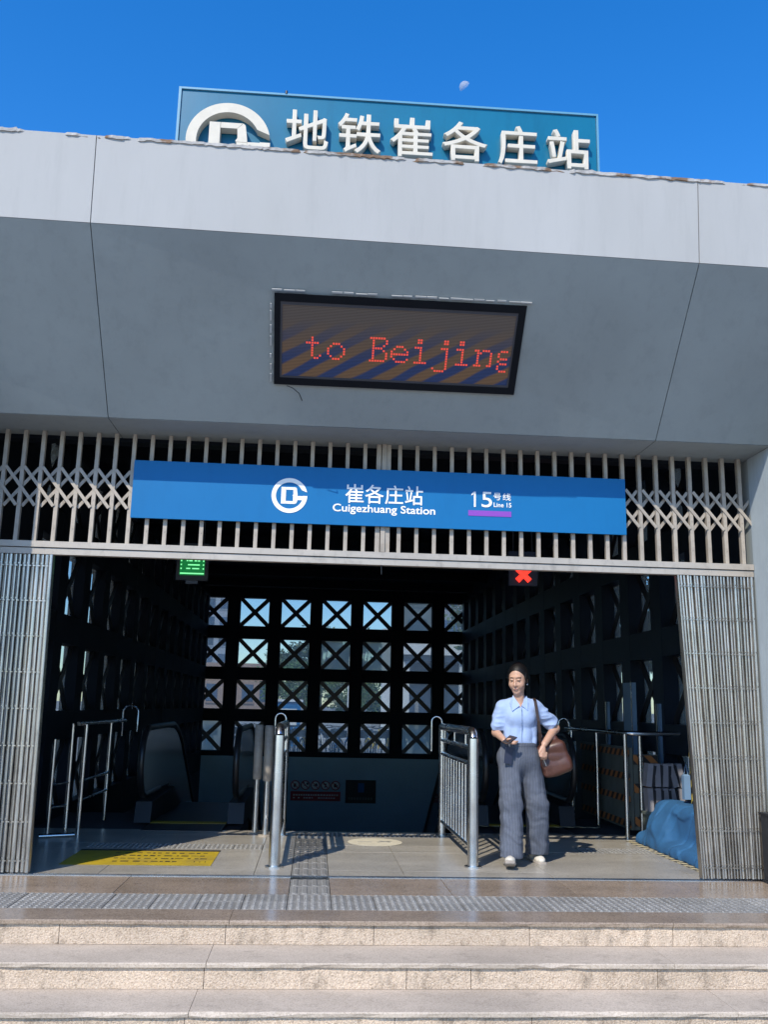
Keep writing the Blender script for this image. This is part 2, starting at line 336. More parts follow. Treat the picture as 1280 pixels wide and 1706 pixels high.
# ------------------------------------------------------------------ hall floor
HX0, HX1, YB = -2.95, 4.10, 26.0
fl = MB().box(HX0-.25, HX1+.25, 7.76, 10.44, -.3, -.028).box(HX0, -.75, 10.445, 12.2, -.3, -.03).box(1.85, HX1, 10.445, 12.2, -.3, -.03).build('hall_floor', 'joint')
tag(fl, kind='structure')
sk = lambda x, y: GX0 < x < GX1 and y < 9.9
FX = [HX0,-1.62,-.42,GX0,GX1,.78,1.98,3.18,HX1]
tiles(fl, 'floor_tile', 'gran_in', FX, [7.765,8.02,9.02], -.027, 0, skip=sk)
tiles(fl, 'floor_tile', 'gran_in', FX, [9.02,9.12], -.027, 0, skip=sk)
tiles(fl, 'floor_tile', 'gran_in', [HX0,-2.03,-.42,GX0,GX1,.78,1.98,2.6,HX1], [9.12,9.42], -.027, 0, skip=lambda x, y: sk(x, y) or -2.03 < x < -.42 or x > 2.6)
tiles(fl, 'floor_tile', 'gran_in', [HX0,-1.62,-.42,GX0,GX1,.78,1.45], [9.42,10.04], -.027, 0, skip=sk)
tiles(fl, 'floor_tile', 'gran_in', [1.45,1.98,3.18,HX1], [9.42,10.04], -.027, 0)
tiles(fl, 'floor_tile', 'gran_in', [HX0,-1.62,-.42,-.125], [10.04,10.435], -.027, 0)
tiles(fl, 'floor_tile', 'gran_in', [1.37,1.98,3.18,HX1], [10.04,10.435], -.027, 0)
tiles(fl, 'edge_tile', 'gran_in', [-.125,.78,1.37], [10.30,10.435], -.027, 0)
s2 = stud_tile(.264, .294, 6, 6).mesh('warning_tile', 'tactile')
for i in range(6): link('warning_tile', s2, fl, (-2.03+i*.268, 9.123, 0))
for i in range(5): link('warning_tile', s2, fl, (2.605+i*.268, 9.123, 0))
s3 = stud_tile(.294, .254, 6, 5).mesh('warning_tile', 'tactile')
for i in range(5): link('warning_tile', s3, fl, (-.122+i*.298, 10.043, 0))
for i in range(7): link('guide_tile', bt_me, fl, (GX0+.003, 7.77+i*.3, .0))
# ------------------------------------------------------------------ station building
st = thing('station_building', 'grey metro entrance hall with a slanted overhanging concrete canopy', 'building', (.6, 16, -.438))
SB = Vector(st.location)
def part(mb, name, mat, parent=st):
    o = mb.build(name, mat, parent)
    if parent is st: o.location = -SB
    return o
JX = [-6.2, -1.72, 2.77, 7.26]
for a,b_ in zip(JX[:-1], JX[1:]):
    a += .0032; b_ -= .0032
    zt = lambda x: 5.303-.013*(x-.5); ze = lambda x: 4.643-.011*(x-.5)
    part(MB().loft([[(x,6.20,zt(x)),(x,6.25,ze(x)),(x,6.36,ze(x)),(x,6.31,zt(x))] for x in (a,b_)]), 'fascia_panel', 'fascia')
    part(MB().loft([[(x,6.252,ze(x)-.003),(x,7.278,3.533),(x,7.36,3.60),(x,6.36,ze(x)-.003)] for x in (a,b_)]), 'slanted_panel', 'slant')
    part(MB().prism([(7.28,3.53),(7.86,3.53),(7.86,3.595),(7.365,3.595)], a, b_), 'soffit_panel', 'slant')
for xj in JX[1:3]:   # dark backing in the open joints
    part(MB().prism([(6.235,5.2),(6.275,4.65),(7.30,3.56),(7.7,3.56),(7.7,3.58),(7.36,3.59),(6.35,4.66),(6.30,5.2)], xj-.02, xj+.02), 'joint_filler', 'joint')
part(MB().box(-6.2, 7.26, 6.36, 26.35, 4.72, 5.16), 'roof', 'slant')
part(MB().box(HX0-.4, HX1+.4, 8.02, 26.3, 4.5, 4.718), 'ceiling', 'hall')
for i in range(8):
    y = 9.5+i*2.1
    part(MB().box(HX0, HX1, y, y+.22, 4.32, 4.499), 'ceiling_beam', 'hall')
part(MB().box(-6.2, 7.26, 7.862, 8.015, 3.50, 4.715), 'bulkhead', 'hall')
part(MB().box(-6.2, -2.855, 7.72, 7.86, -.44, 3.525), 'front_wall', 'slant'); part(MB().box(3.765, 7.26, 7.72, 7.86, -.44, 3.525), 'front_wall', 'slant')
for (a,b_) in ((-3.25,-2.852),(3.762,4.2)):
    part(MB().prism([(6.79,-.44),(7.715,-.44),(7.715,3.527),(7.29,3.527),(6.79,4.05)], a, b_), 'wing_wall', 'wing')
# crumbled render along the parapet top
cb = MB(); x = -6.2; rings = []; chip = 0
while x < 7.26:
    if random.random() < .05: chip = random.randint(2, 9)
    chip = max(0, chip-1); z = 5.303-.013*(x-.5); y0 = 6.190+random.uniform(-.003,.004)+(.012 if chip else 0); h = random.uniform(.004,.008)*(.35 if chip else 1)+(random.uniform(0,.012) if random.random() < .06 else 0)
    rings.append([(x,y0,z-.012-random.random()*.012),(x,y0+.003,z+h),(x,6.30,z+h+random.uniform(-.002,.002)),(x,6.312,z-.02)]); x += random.uniform(.012,.045)
cb.loft(rings)
co_ = part(cb, 'crumbled_coping', 'brickcrumb'); co_['kind'] = 'stuff'
# lattice walls: square openings with crossed braces and a pane each
ROWS = [(.083,.856),(1.187,1.968),(2.304,3.086),(3.429,4.212)]
def lattice(cols, half, u0, u1, v0, v1, z0, z1):
    """boxes in (u, depth v, z): posts full height, rails between posts"""
    bx = []; e = sorted(cols); edges = [u0]+[q for c in e for q in (c-half, c+half)]+[u1]
    for i in range(0, len(edges), 2): bx.append((edges[i], edges[i+1], v0, v1, z0, z1))
    zs = [z0]+[q for r_ in ROWS for q in r_]+[z1]
    for c in e:
        for j in range(0, len(zs), 2): bx.append((c-half+.001, c+half-.001, v0+.002, v1-.002, zs[j], zs[j+1]))
    return bx
BC = [.574+1.143*k for k in range(-3, 4)]; SC = [25.3-1.143*k for k in range(0, 14)]
bw = MB()
for q in lattice(BC, .40, -3.4, 4.55, YB, YB+.3, -.05, 4.498): bw.box(*q)
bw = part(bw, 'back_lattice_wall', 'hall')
def brace_mesh(axis):
    m = MB(); h, d = .398, .39
    for s_ in (-1, 1):
        y = .05*s_
        a, b_ = (-h, -d*s_), (h, d*s_)
        if axis == 'x': m.obox((a[0],y*.4,a[1]), (b_[0],y*.4,b_[1]), .112, .05, (0,1,0))
        else: m.obox((y*.2,a[0],a[1]), (y*.2,b_[0],b_[1]), .10, .018, (1,0,0))
    return m.mesh('cross_brace', 'darkmetal')
bx_me, by_me = brace_mesh('x'), brace_mesh('y')
pn_x = MB().box(-.4,.4,-.004,.004,-.391,.391).mesh('pane', 'glass'); pn_x2 = MB().box(-.4,.4,-.004,.004,-.391,.391).mesh('pane', 'dustyglass')
pn_y = MB().box(-.004,.004,-.4,.4,-.391,.391).mesh('pane', 'glass')
for i, c in enumerate(BC):
    for j, (a,b_) in enumerate(ROWS):
        z = (a+b_)/2
        link('cross_brace', bx_me, bw, (c, YB+.14, z)); link('pane', pn_x2 if (i, j) in ((3,2),(5,3),(4,2),(0,0),(5,0)) else pn_x, bw, (c, YB+.24, z))
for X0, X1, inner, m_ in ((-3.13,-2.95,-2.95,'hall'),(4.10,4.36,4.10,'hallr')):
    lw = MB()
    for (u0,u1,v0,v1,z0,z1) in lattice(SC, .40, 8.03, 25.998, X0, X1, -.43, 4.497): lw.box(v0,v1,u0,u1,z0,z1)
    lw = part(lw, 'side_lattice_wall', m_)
    for c in SC:
        for a,b_ in ROWS:
            z = (a+b_)/2; xm = (X0+X1)/2+(-.045 if X0 < 0 else .055)
            link('cross_brace', by_me, lw, ((X0+X1)/2, c, z)); link('pane', pn_y, lw, (xm, c, z))
part(MB().box(-3.0, 4.15, YB+.03, YB+.2, -6.2, -.051), 'dado', 'dado')
part(MB().box(-3.24, -2.95, 10.445, 26, -6.2, -.432), 'stairwell_wall', 'hallr'); part(MB().box(4.10, 4.39, 10.445, 26, -6.2, -.432), 'stairwell_wall', 'hallr')
part(MB().box(-2.95, 4.10, 10.40, 10.44, -6.2, -.302), 'stairwell_wall', 'dark')
part(MB().box(-2.95, 4.10, 10.45, 26, -6.3, -6.2), 'stairwell_floor', 'dark')
tag(st)
# stairs going down between the railings
sr = tag(bpy.data.objects.new('stairs', None), kind='structure'); COL.objects.link(sr)
for i in range(26):
    MB().box(-.15, 1.40, 10.445+i*.3, 10.445+(i+1)*.3, -.155*(i+1)-.14, -.155*(i+1)).build('stair_tread', 'gran_in', sr)

# ------------------------------------------------------------------ signs on the back dado
YD = YB+.028
for i in range(5):
    t = thing('prohibition_sign', ['round prohibition sign with suitcase mark beginning the row on the stairwell wall','round prohibition sign with running figure, second in the stairwell row','round prohibition sign in the middle of the stairwell row of five','round prohibition sign with pushchair mark, fourth in the stairwell row','round prohibition sign ending the row next to the dark notice board'][i], 'sign', (-.40+i*.27, YD, -.78), 'round signs on the stairwell wall')
    MB().prism([(.125*math.cos(a), .125*math.sin(a)) for a in [k*math.pi/12 for k in range(24)]], -.006, 0, 'y').build('disc', 'white', t)
    MB().torus((0,-.008,0), .112, .013, 'y', 28, 4).build('ring', 'red', t)
    MB().obox((-.08,-.010,.08),(.08,-.010,-.08), .02, .004).build('slash', 'red', t)
    m = MB()
    for _ in range(4):
        x, z = random.uniform(-.06,.03), random.uniform(-.06,.03); m.box(x, x+random.uniform(.02,.06), -.0075, -.0065, z, z+random.uniform(.02,.06))
    m.build('pictogram', 'black', t)
t = thing('red_notice_strip', 'long red notice strip under the round prohibition signs', 'sign', (.15, YD, -1.06))
MB().box(-.67,.67,-.012,0,-.12,.12).build('board', 'red', t)
m = MB()
for r_ in range(2):
    x = -.6
    while x < .58:
        wd = random.uniform(.03,.06)
        if r_ == 0 or random.random() < .8: m.box(x, x+wd, -.0135,-.0125, .01-r_*.07-.0, .05-r_*.08)
        x += wd+.025
m.build('lettering', 'white', t)
t = thing('dark_notice_board', 'square black notice board on the blue stairwell wall', 'sign', (1.36, YD, -.925))
MB().box(-.41,.41,-.02,0,-.30,.30).build('board', 'black', t); MB().box(-.07,.09,-.0215,-.0205,-.02,.22).build('pictogram', 'signblue', t)
m = MB(); x = -.33
while x < .3: m.box(x, x+.05, -.0215,-.0205,-.21,-.15); x += .075
m.build('lettering', 'boardgrey', t)

# ------------------------------------------------------------------ LED display on the slanted panel
O = Vector((-.40, 7.034, 3.795)); ED = Vector((0, -1.026, 1.104)).normalized(); NO = Vector((0, -1.104, -1.026)).normalized()
led = thing('led_display', 'black framed LED screen reading to Beijing on the slanted canopy', 'display', O)
W_, L_ = 1.92, .735
rotm = Matrix((Vector((1,0,0)), ED, -NO)).transposed()   # local x right, y up the slope, z into the panel
rotq = Matrix.Rotation(0, 3, 'X') @ rotm
led.rotation_mode = 'QUATERNION'; led.rotation_quaternion = Matrix((Vector((1,0,0)), ED, Vector((1,0,0)).cross(ED))).transposed().to_quaternion()
# local z = x cross up-slope, which points out of the panel
m = MB()
for (a,b_,c,d) in ((0,W_,0,.058),(0,W_,L_-.06,L_),(0,.045,.058,L_-.06),(W_-.055,W_,.058,L_-.06)): m.box(a,b_,c,d,.0005,.013)
m.build('frame', 'ledframe', led)
m = MB()
for (a,b_,c,d) in ((.045,W_-.055,.058,.075),(.045,W_-.055,L_-.085,L_-.06),(.045,.06,.075,L_-.085),(W_-.068,W_-.055,.075,L_-.085)): m.box(a,b_,c,d,.0005,.009)
m.build('trim', 'alu', led)
def ledmat():
    m, N, L, b = newmat('led_louvred_panel'); tc = N.new('ShaderNodeTexCoord')
    b.inputs['Roughness'].default_value = .7
    w1 = N.new('ShaderNodeTexWave'); w1.bands_direction = 'Y'; w1.inputs['Scale'].default_value = 26; L.new(tc.outputs['Object'], w1.inputs[0])
    mp = N.new('ShaderNodeMapping'); mp.inputs['Rotation'].default_value = (0, 0, R(58)); L.new(tc.outputs['Object'], mp.inputs[0])
    w2 = N.new('ShaderNodeTexWave'); w2.inputs['Scale'].default_value = 2.1; w2.inputs['Distortion'].default_value = 1.2; w2.inputs['Detail'].default_value = 1; L.new(mp.outputs[0], w2.inputs[0])
    sx = N.new('ShaderNodeSeparateXYZ'); L.new(tc.outputs['Object'], sx.inputs[0])
    fd = N.new('ShaderNodeMapRange'); fd.inputs[1].default_value = .55; fd.inputs[2].default_value = .2; L.new(sx.outputs[1], fd.inputs[0])
    cr = N.new('ShaderNodeValToRGB'); cr.color_ramp.elements[0].color = (.014,.03,.095,1); cr.color_ramp.elements[0].position = .3; cr.color_ramp.elements[1].color = (.125,.07,.035,1); cr.color_ramp.elements[1].position = .62
    L.new(w2.outputs[0], cr.inputs[0])
    mx = N.new('ShaderNodeMix'); mx.data_type = 'RGBA'; mx.inputs[6].default_value = (.075,.06,.052,1); L.new(fd.outputs[0], mx.inputs[0]); L.new(cr.outputs[0], mx.inputs[7])
    m3 = N.new('ShaderNodeMapRange'); m3.inputs[3].default_value = .55; m3.inputs[4].default_value = 1.25; L.new(w1.outputs[0], m3.inputs[0])
    vm = N.new('ShaderNodeVectorMath'); vm.operation = 'SCALE'; L.new(mx.outputs[2], vm.inputs[0]); L.new(m3.outputs[0], vm.inputs['Scale'])
    L.new(vm.outputs[0], b.inputs['Base Color']); L.new(vm.outputs[0], b.inputs['Emission Color']); b.inputs['Emission Strength'].default_value = .14
    return m
MT['ledpanel'] = ledmat(); MT['ledred'] = pm('led_red', (.3,.02,.01), .5, emit=(1,.10,.07), es=.36, var=.0)
MB().box(.06, W_-.068, .075, L_-.085, .0005, .004).build('screen', 'ledpanel', led)
FONT = {'t': (1, "0010000 0010000 1111100 0010000 0010000 0010000 0010000 0010010 0001100"), 'o': (3, "0011100 0100010 1000001 1000001 1000001 0100010 0011100"),
 'B': (0, "1111110 0100001 0100001 0100010 0111100 0100010 0100001 0100001 0100001 1111110"), 'e': (3, "0011100 0100010 1000001 1111111 1000000 0100001 0011110"),
 'i': (0, "0011000 0011000 0000000 0111000 0001000 0001000 0001000 0001000 0001000 0111110"), 'j': (0, "0000110 0000110 0000000 0001110 0000010 0000010 0000010 0000010 0000010 0000010 0000010 1000010 0111100"),
 'n': (3, "1101110 0110001 0100001 0100001 0100001 0100001 1110011"), 'g': (3, "0011101 0100010 0100010 0011100 0100000 0011110 0100001 0100001 0011110")}
DOT = .0206
for i, ch in enumerate('to Beijing'):
    if ch == ' ': continue
    r0, rows = FONT[ch]; m = MB(); x0 = .245+i*8*DOT; y0 = .425
    for r_, row in enumerate(rows.split()):
        for c, bit in enumerate(row):
            x, y = x0+c*DOT, y0-(r0+r_)*DOT
            if bit == '1' and x < W_-.09: m.box(x, x+DOT*.72, y-DOT*.72, y, .0042, .0058)
    m.build('letter', 'ledred', led)
# flaked render and a loose wire round the display
for k in range(22):
    if k in (3, 4, 9): continue
    x = -.02+k*.09; h = random.uniform(.006,.013); MB().box(x+.0, x+random.uniform(.06,.088), L_+.022, L_+.022+h, .001, .008+random.random()*.008).build('plaster_flake', 'fascia', led)
for k in range(7): y = .02+k*.1; MB().box(-.028-random.random()*.006, -.02, y, y+random.uniform(.03,.09), .001, .012).build('plaster_flake', 'fascia', led)
MB().tube([(.10,-.005,.02),(.15,-.02,.03),(.20,-.06,.035),(.225,-.13,.02)], .004, 5).build('loose_wire', 'rubber', led)

# ------------------------------------------------------------------ roof sign
LOGO_D = [(-.46,.476),(.33,.476),(.40,.42),(.44,.05),(.44,-.05),(.40,-.42),(.33,-.476),(-.46,-.476)]
def logo(parent, cx, cz, rad, yf, depth, mat):
    t = 10
    m = MB(); a0, a1, n = R(15), R(360), 60; ri = .755
    def ringpt(r_, a): return (cx+rad*r_*math.cos(a), cz+rad*r_*math.sin(a))
    pts = [(ringpt(1, R(12)+(a1-R(12))*k/n), ringpt(ri, R(26)+(a1-R(26))*k/n)) for k in range(n+1)]
    vs = []
    for o_, i_ in pts: vs += [(o_[0],yf,o_[1]),(i_[0],yf,i_[1]),(o_[0],yf+depth,o_[1]),(i_[0],yf+depth,i_[1])]
    fs = []
    for k in range(n):
        b_ = 4*k; fs += [(b_,b_+1,b_+5,b_+4),(b_+2,b_+6,b_+7,b_+3),(b_,b_+4,b_+6,b_+2),(b_+1,b_+3,b_+7,b_+5)]
    fs += [(0,2,3,1),(4*n,4*n+1,4*n+3,4*n+2)]
    m.add(vs, fs)
    S = lambda pl: [(cx+rad*x, cz+rad*z) for x, z in pl]
    e = .001
    m.prism(S([(-.46,.476),(-.46,-.476),(-.20,-.476),(-.20,.476)]), yf+e, yf+depth, 'y')
    m.prism(S([(-.19,.476),(-.19,.33),(.20,.33),(.33,.476)]), yf+e, yf+depth, 'y'); m.prism(S([(-.19,-.476),(-.19,-.32),(.20,-.32),(.33,-.476)]), yf+e, yf+depth, 'y')
    m.prism(S([(.205,.328),(.345,.474),(.40,.42),(.45,.06),(.45,-.02),(.20,-.02),(.17,0),(.22,.08)]), yf+e, yf+depth, 'y')
    m.prism(S([(.205,-.318),(.345,-.474),(.40,-.42),(.45,-.30),(.45,-.03),(.20,-.03),(.205,-.1)]), yf+e, yf+depth, 'y')
    m.prism(S([(.455,-.012),(.455,-.245),(.80,-.245),(.98,-.012)]), yf+2*e, yf+depth, 'y')
    return m.build('logo', mat, parent)
rs = thing('roof_sign', 'large teal roof sign with raised white Chinese station name and logo', 'sign', (.5, 7.2, 5.16))
RS = -Vector(rs.location)
def rp(mb, name, mat): o = mb.build(name, mat, rs); o.location = RS; return o
rp(MB().box(-1.31, 2.305, 7.18, 7.30, 5.40, 6.455), 'board', 'roofblue')
m = MB(); m.box(-1.335,-1.313,7.165,7.31,5.4,6.475); m.box(2.308,2.325,7.165,7.31,5.4,6.475); m.box(-1.312,2.307,7.165,7.31,6.457,6.475); rp(m, 'edge_trim', 'roofedge')
for x in (-1.1, .1, 1.2, 2.1): rp(MB().box(x, x+.06, 7.305, 7.37, 5.161, 6.35), 'post', 'darkmetal')
for ch, a, b_ in (('地',-.408,-.045),('铁',.035,.405),('崔',.485,.85),('各',.935,1.325),('庄',1.415,1.76),('站',1.85,2.225)):
    z1 = 6.285-.012*(a+.4)
    glyph('character', ch, 'letteredge', rs, a, b_, z1-.375, z1, 7.10, .075, 0, .011).location = RS
o = logo(rs, -.885, 5.94, .352, 7.09, .085, 'letteredge'); o.location = RS
rp(MB().tube([(-.42,7.17,6.47),(-.42,7.17,6.50)], .012, 6), 'bolt', 'darkmetal')

# ------------------------------------------------------------------ blue sign over the gate
es = thing('entrance_sign', 'long blue sign with logo, Cuigezhuang Station and Line 15 over the gate', 'sign', (.53, 7.66, 2.8))
ES = -Vector(es.location)
def ep(mb, name, mat): o = mb.build(name, mat, es); o.location = ES; return o
YS = 7.668
ep(MB().box(-1.565, 2.63, YS, 7.69, 2.80, 3.29), 'board', 'signblue')
logo(es, -.262, 3.035, .150, YS-.004, .0035, 'white').location = ES
for ch, a, b_ in (('崔',.207,.365),('各',.375,.535),('庄',.545,.70),('站',.715,.868)):
    glyph('character', ch, 'white', es, a, b_, 2.99, 3.155, YS-.004, .0035, 0, .008).location = ES
glyph('lettering', 'Cuigezhuang Station', 'white', es, .105, .975, 2.893, 2.98, YS-.004, .0035, 0, .016).location = ES
ep(MB().box(1.306,1.322,YS-.004,YS-.0005,2.995,3.128).prism([(1.3055,3.128),(1.3055,3.108),(1.285,3.094),(1.285,3.108)],YS-.004,YS-.0005,'y'), 'numeral', 'white')
for ch, a, b_ in (('5',1.372,1.463),): glyph('numeral', ch, 'white', es, a, b_, 2.995, 3.13, YS-.004, .0035, 0, .004).location = ES
for ch, a, b_ in (('号',1.475,1.54),('线',1.555,1.625)): glyph('character', ch, 'white', es, a, b_, 3.06, 3.125, YS-.004, .0035, 0, .006).location = ES
glyph('lettering', 'Line 15', 'white', es, 1.477, 1.63, 3.0, 3.04, YS-.004, .0035, 0, .014).location = ES
ep(MB().box(1.258, 1.628, YS-.004, YS-.0005, 2.918, 2.965), 'line_colour_bar', 'purple')

# ------------------------------------------------------------------ grille above the gate
YG = 7.73
gr = thing('gate_grille', 'fixed scissor grille of upright bars above the station gate', 'grille', (.45, YG, 2.48))
GR = -Vector(gr.location)
def gp(mb, name, mat): o = mb.build(name, mat, gr); o.location = GR; return o
gp(MB().box(-2.848, 3.757, 7.70, 7.76, 2.535, 2.585), 'top_rail', 'beam'); gp(MB().box(-2.848, 3.757, 7.712, 7.78, 2.478, 2.528), 'bottom_rail', 'beam')
b1 = MB(); b1.box(-.016,-.012,-.0,.022,2.586,3.528); b1.box(.012,.016,-.0,.022,2.586,3.528); b1.box(-.0119,.0119,.0,.004,2.586,3.528)
for z in (2.70, 2.95, 3.04, 3.25): b1.tube([(0,-.004,z),(0,.001,z)], .006, 6)
b1 = b1.mesh('upright_bar', 'galv')
b2 = MB().box(-.011,.011,0,.02,2.586,3.526).mesh('rear_bar', 'galv')
d1 = MB().obox((-.132,0,.165),(.132,0,-.165), .026, .008).mesh('scissor_strip', 'galv'); d2 = MB().obox((.132,0,.165),(-.132,0,-.165), .026, .008).mesh('scissor_strip', 'galv')
k = 0; x = -2.79
while x < 3.72:
    if abs(x-.53) > .07:
        o = link('upright_bar', b1, gr); o.location = GR+Vector((x, 7.716, 0))
        o = link('rear_bar', b2, gr); o.location = GR+Vector((x, 7.752, 0))
    if x < -1.45 or x > 2.5:
        o = link('scissor_strip', d1, gr); o.location = GR+Vector((x, 7.709, 3.045)); o = link('scissor_strip', d2, gr); o.location = GR+Vector((x, 7.745, 3.045))
    x += .1505
for x in (.49, .535, .575): gp(MB().box(x-.02, x+.018, 7.70+abs(x-.535)*.3, 7.77, 2.587, 3.527), 'centre_post', 'galv')
gp(MB().tube([(.53,7.73,2.478),(.533,7.73,2.40)], .004, 5), 'hanging_wire', 'rubber')
# folded side gates
def side_gate(label, xs_top, xs_bot, n, zt, mat):
    t = thing('folding_gate', label, 'gate', ((xs_bot[0]+xs_bot[1])/2, YG, .0), 'folded steel gates')
    o0 = -Vector(t.location)
    for i in range(n):
        u = i/(n-1); xt = xs_top[0]+(xs_top[1]-xs_top[0])*u; xb = xs_bot[0]+(xs_bot[1]-xs_bot[0])*u; wd = (xs_bot[1]-xs_bot[0])/n*.80
        m = MB(); yj = random.uniform(-.006,.006)+(0 if i % 2 else .012)
        end = i in (0, n-1)
        y0, y1 = (7.70, 7.77) if end else (7.712+yj, 7.758+yj); wd *= 1.15 if end else 1
        sk_ = random.uniform(-.008,.008)
        pr = [(-wd/2,y1),(-wd/2,y0+.004),(-wd*.36,y0+.0007+sk_*.3),(0,y0+sk_*.2),(wd*.36,y0+.0007-sk_*.3),(wd/2,y0+.004),(wd/2,y1)]
        vs = [(xb+p,y,.015) for p,y in pr]+[(xt+p,y,zt) for p,y in pr]
        m.add(vs, [(j,j+1,j+8,j+7) for j in range(6)], True); m.add(vs, [(6,0,7,13),tuple(range(6,-1,-1)),tuple(range(7,14))])
        for k in range(9):
            z = .12+k*.285
            if z > zt: break
            xx = xb+(xt-xb)*z/zt; m.tube([(xx,y0-.004,z),(xx,y0+.001,z)], .007, 6)
        s_ = m.build('slat', mat, t); s_.location = o0
    for k in range(9):
        z = .10+k*.285; m = MB()
        for i in range(n-1):
            u = (i+.5)/(n-1); f_ = z/zt; xx = (xs_bot[0]+(xs_bot[1]-xs_bot[0])*u)*(1-f_)+(xs_top[0]+(xs_top[1]-xs_top[0])*u)*f_
            m.box(xx-.010, xx+.010, 7.703, 7.709, z-.005, z+.004)
        o = m.build('link_row', mat, t); o.location = o0
    return t
side_gate('folded steel gate leaf in the shade of the wing wall', (-2.835,-2.185), (-2.815,-2.145), 19, 2.474, 'steelr')
side_gate('folded sunlit steel gate leaf beside the blue tarpaulin', (3.085,3.735), (3.185,3.725), 23, 2.474, 'steelr')
# floor track
t = thing('gate_track', 'steel sliding gate track set in the floor across the doorway', 'track', (.45, 7.725, 0))
MB().box(-3.3, 3.31, -.035, -.02, -.03, .004).build('rail', 'steel', t); MB().box(-3.3, 3.31, -.019, .034, -.03, -.006).build('channel', 'dark', t); MB().box(-3.3,3.31,.0345,.039,-.03,.003).build('rail', 'steel', t)

# ------------------------------------------------------------------ railings beside the stairs
def railing(label, x, ya, yb, side, n):
    t = thing('stair_railing', label, 'railing', (x, ya, 0), 'steel railings at the stair head')
    L = yb-ya
    MB().tube([(0,0,0),(0,0,1.02),(0,0,1.06)], [.047,.047,.046], 16).build('post', 'steel', t)
    MB().tube([(0,0,1.06),(0,.015,1.095),(0,.05,1.118),(0,.12,1.12),(0,L,1.12)], .038, 14).build('top_rail', 'steel', t)
    MB().tube([(0,0,0),(0,0,.012)], .075, 16).build('base_plate', 'steel', t); MB().tube([(0,L,0),(0,L,.012)], .07, 16).build('base_plate', 'steel', t)
    MB().tube([(0,L,0),(0,L,1.115)], .04, 14).build('post', 'steel', t)
    MB().tube([(.0,.14,.22),(.0,.14,1.1)], .022, 10).build('inner_post', 'steel', t)
    for z in (.15, .84, .98): MB().tube([(0,.04,z),(0,L-.03,z)], .021, 10).build('cross_rail', 'steel', t)
    for k in range(n):
        y = .22+k*(L-.36)/(n-1); MB().tube([(0,y,.155),(0,y,.835)], .0145, 8, False).build('baluster', 'steel', t)
    for k in range(3):
        y = .4+k*(L-.6)/2; MB().tube([(0,y,.985),(0,y,1.085)], .012, 8, False).build('spacer', 'steel', t)
    hk = [(0,L,1.09)]+[(0,L+.06+.055*math.cos(a),1.17+.055*math.sin(a)) for a in [math.pi-j*math.pi/8 for j in range(9)]]+[(0,L+.115,.86)]
    hk = [(-(p[1]-L)*side, L+.02, p[2]) for p in hk]
    MB().tube(hk, .011, 8).build('end_loop', 'steel', t)
    return t
railing('stainless railing whose bars throw a striped shadow across the stair head', -.275, 8.15, 10.10, 1, 14)
railing('stainless railing standing beside the walking woman', 1.40, 8.24, 10.20, 1, 10)
# paired barrier posts next to the railing
for (x, y, lab) in ((-.56,10.23,'steel barrier post with thick sleeve next to the escalator'),(-.445,10.02,'steel barrier post with thick sleeve nearer the stair railing')):
    t = thing('barrier_post', lab, 'post', (x, y, 0), 'sleeved barrier posts')
    MB().tube([(0,0,0),(0,0,.56)], .033, 12).build('stem', 'steel', t); MB().tube([(0,0,.54),(0,0,.56),(0,0,1.09),(0,0,1.10)], [.04,.047,.047,.035], 14).build('sleeve', 'galv', t)
    MB().tube([(0,0,0),(0,0,.015)], .07, 12).build('base_plate', 'galv', t)
# ------------------------------------------------------------------ left hand rails
t = thing('queue_rail', 'thin steel queue rail before the escalator by the shaded wall', 'railing', (-2.3, 9.94, 0))
for (x,y) in ((0,0),(-.01,1.24)): MB().tube([(x,y,0),(x,y,1.075)], .022, 10).build('post', 'steel', t)
MB().tube([(-.02,-.25,1.085),(-.01,1.24,1.085),(0,2.0,1.085)], .02, 10).build('top_rail', 'steel', t)
MB().tube([(-.03,2.0,.9),(-.03,2.0,1.2),(.0,2.0,1.25),(.06,2.0,1.27),(.12,2.0,1.25),(.15,2.0,1.2),(.15,2.0,.95)], .014, 8).build('end_loop', 'steel', t)
for z in (.33, .52): MB().tube([(0,.05,z),(0,1.25,z)], .014, 8).build('lower_rail', 'steel', t)
t = thing('low_steel_frame', 'short steel tube frame in the dark corner by the gate', 'railing', (-2.5, 9.7, 0))
MB().tube([(-.035,0,.02),(-.04,0,.93)], .02, 10).build('post', 'steel', t); MB().tube([(.07,.26,.02),(.06,.26,1.08)], .022, 10).build('post', 'steel', t)
MB().tube([(-.1,-.05,.02),(.2,.1,.02)], .022, 8).build('foot_bar', 'steel', t); MB().tube([(-.035,0,.28),(.07,.26,.28)], .012, 8).build('lower_rail', 'steel', t); MB().tube([(-.035,0,.5),(.07,.26,.5)], .012, 8).build('lower_rail', 'steel', t)
t = thing('door_post', 'dark steel door post wrapped in crumpled plastic behind the gate', 'post', (-2.57, 8.55, 0))
MB().box(-.10,.06,-.08,.3,0,1.72).build('column', 'darkmetal', t)
def crumple(n=16, m_=10):
    b_ = MB(); vs = []
    for i in range(n+1):
        z = 1.15+.62*i/n; r = .075+.03*math.sin(i*1.3)+random.uniform(-.02,.02)
        for k in range(m_):
            a = 2*math.pi*k/m_; q = r*(1+random.uniform(-.3,.3)); vs.append((.02+q*.7*math.cos(a), -.11+q*.5*math.sin(a), z+random.uniform(-.02,.02)))
    b_.add(vs, [(i*m_+k, i*m_+(k+1) % m_, (i+1)*m_+(k+1) % m_, (i+1)*m_+k) for i in range(n) for k in range(m_)], True); return b_
crumple().build('plastic_wrap', 'plastic', t)
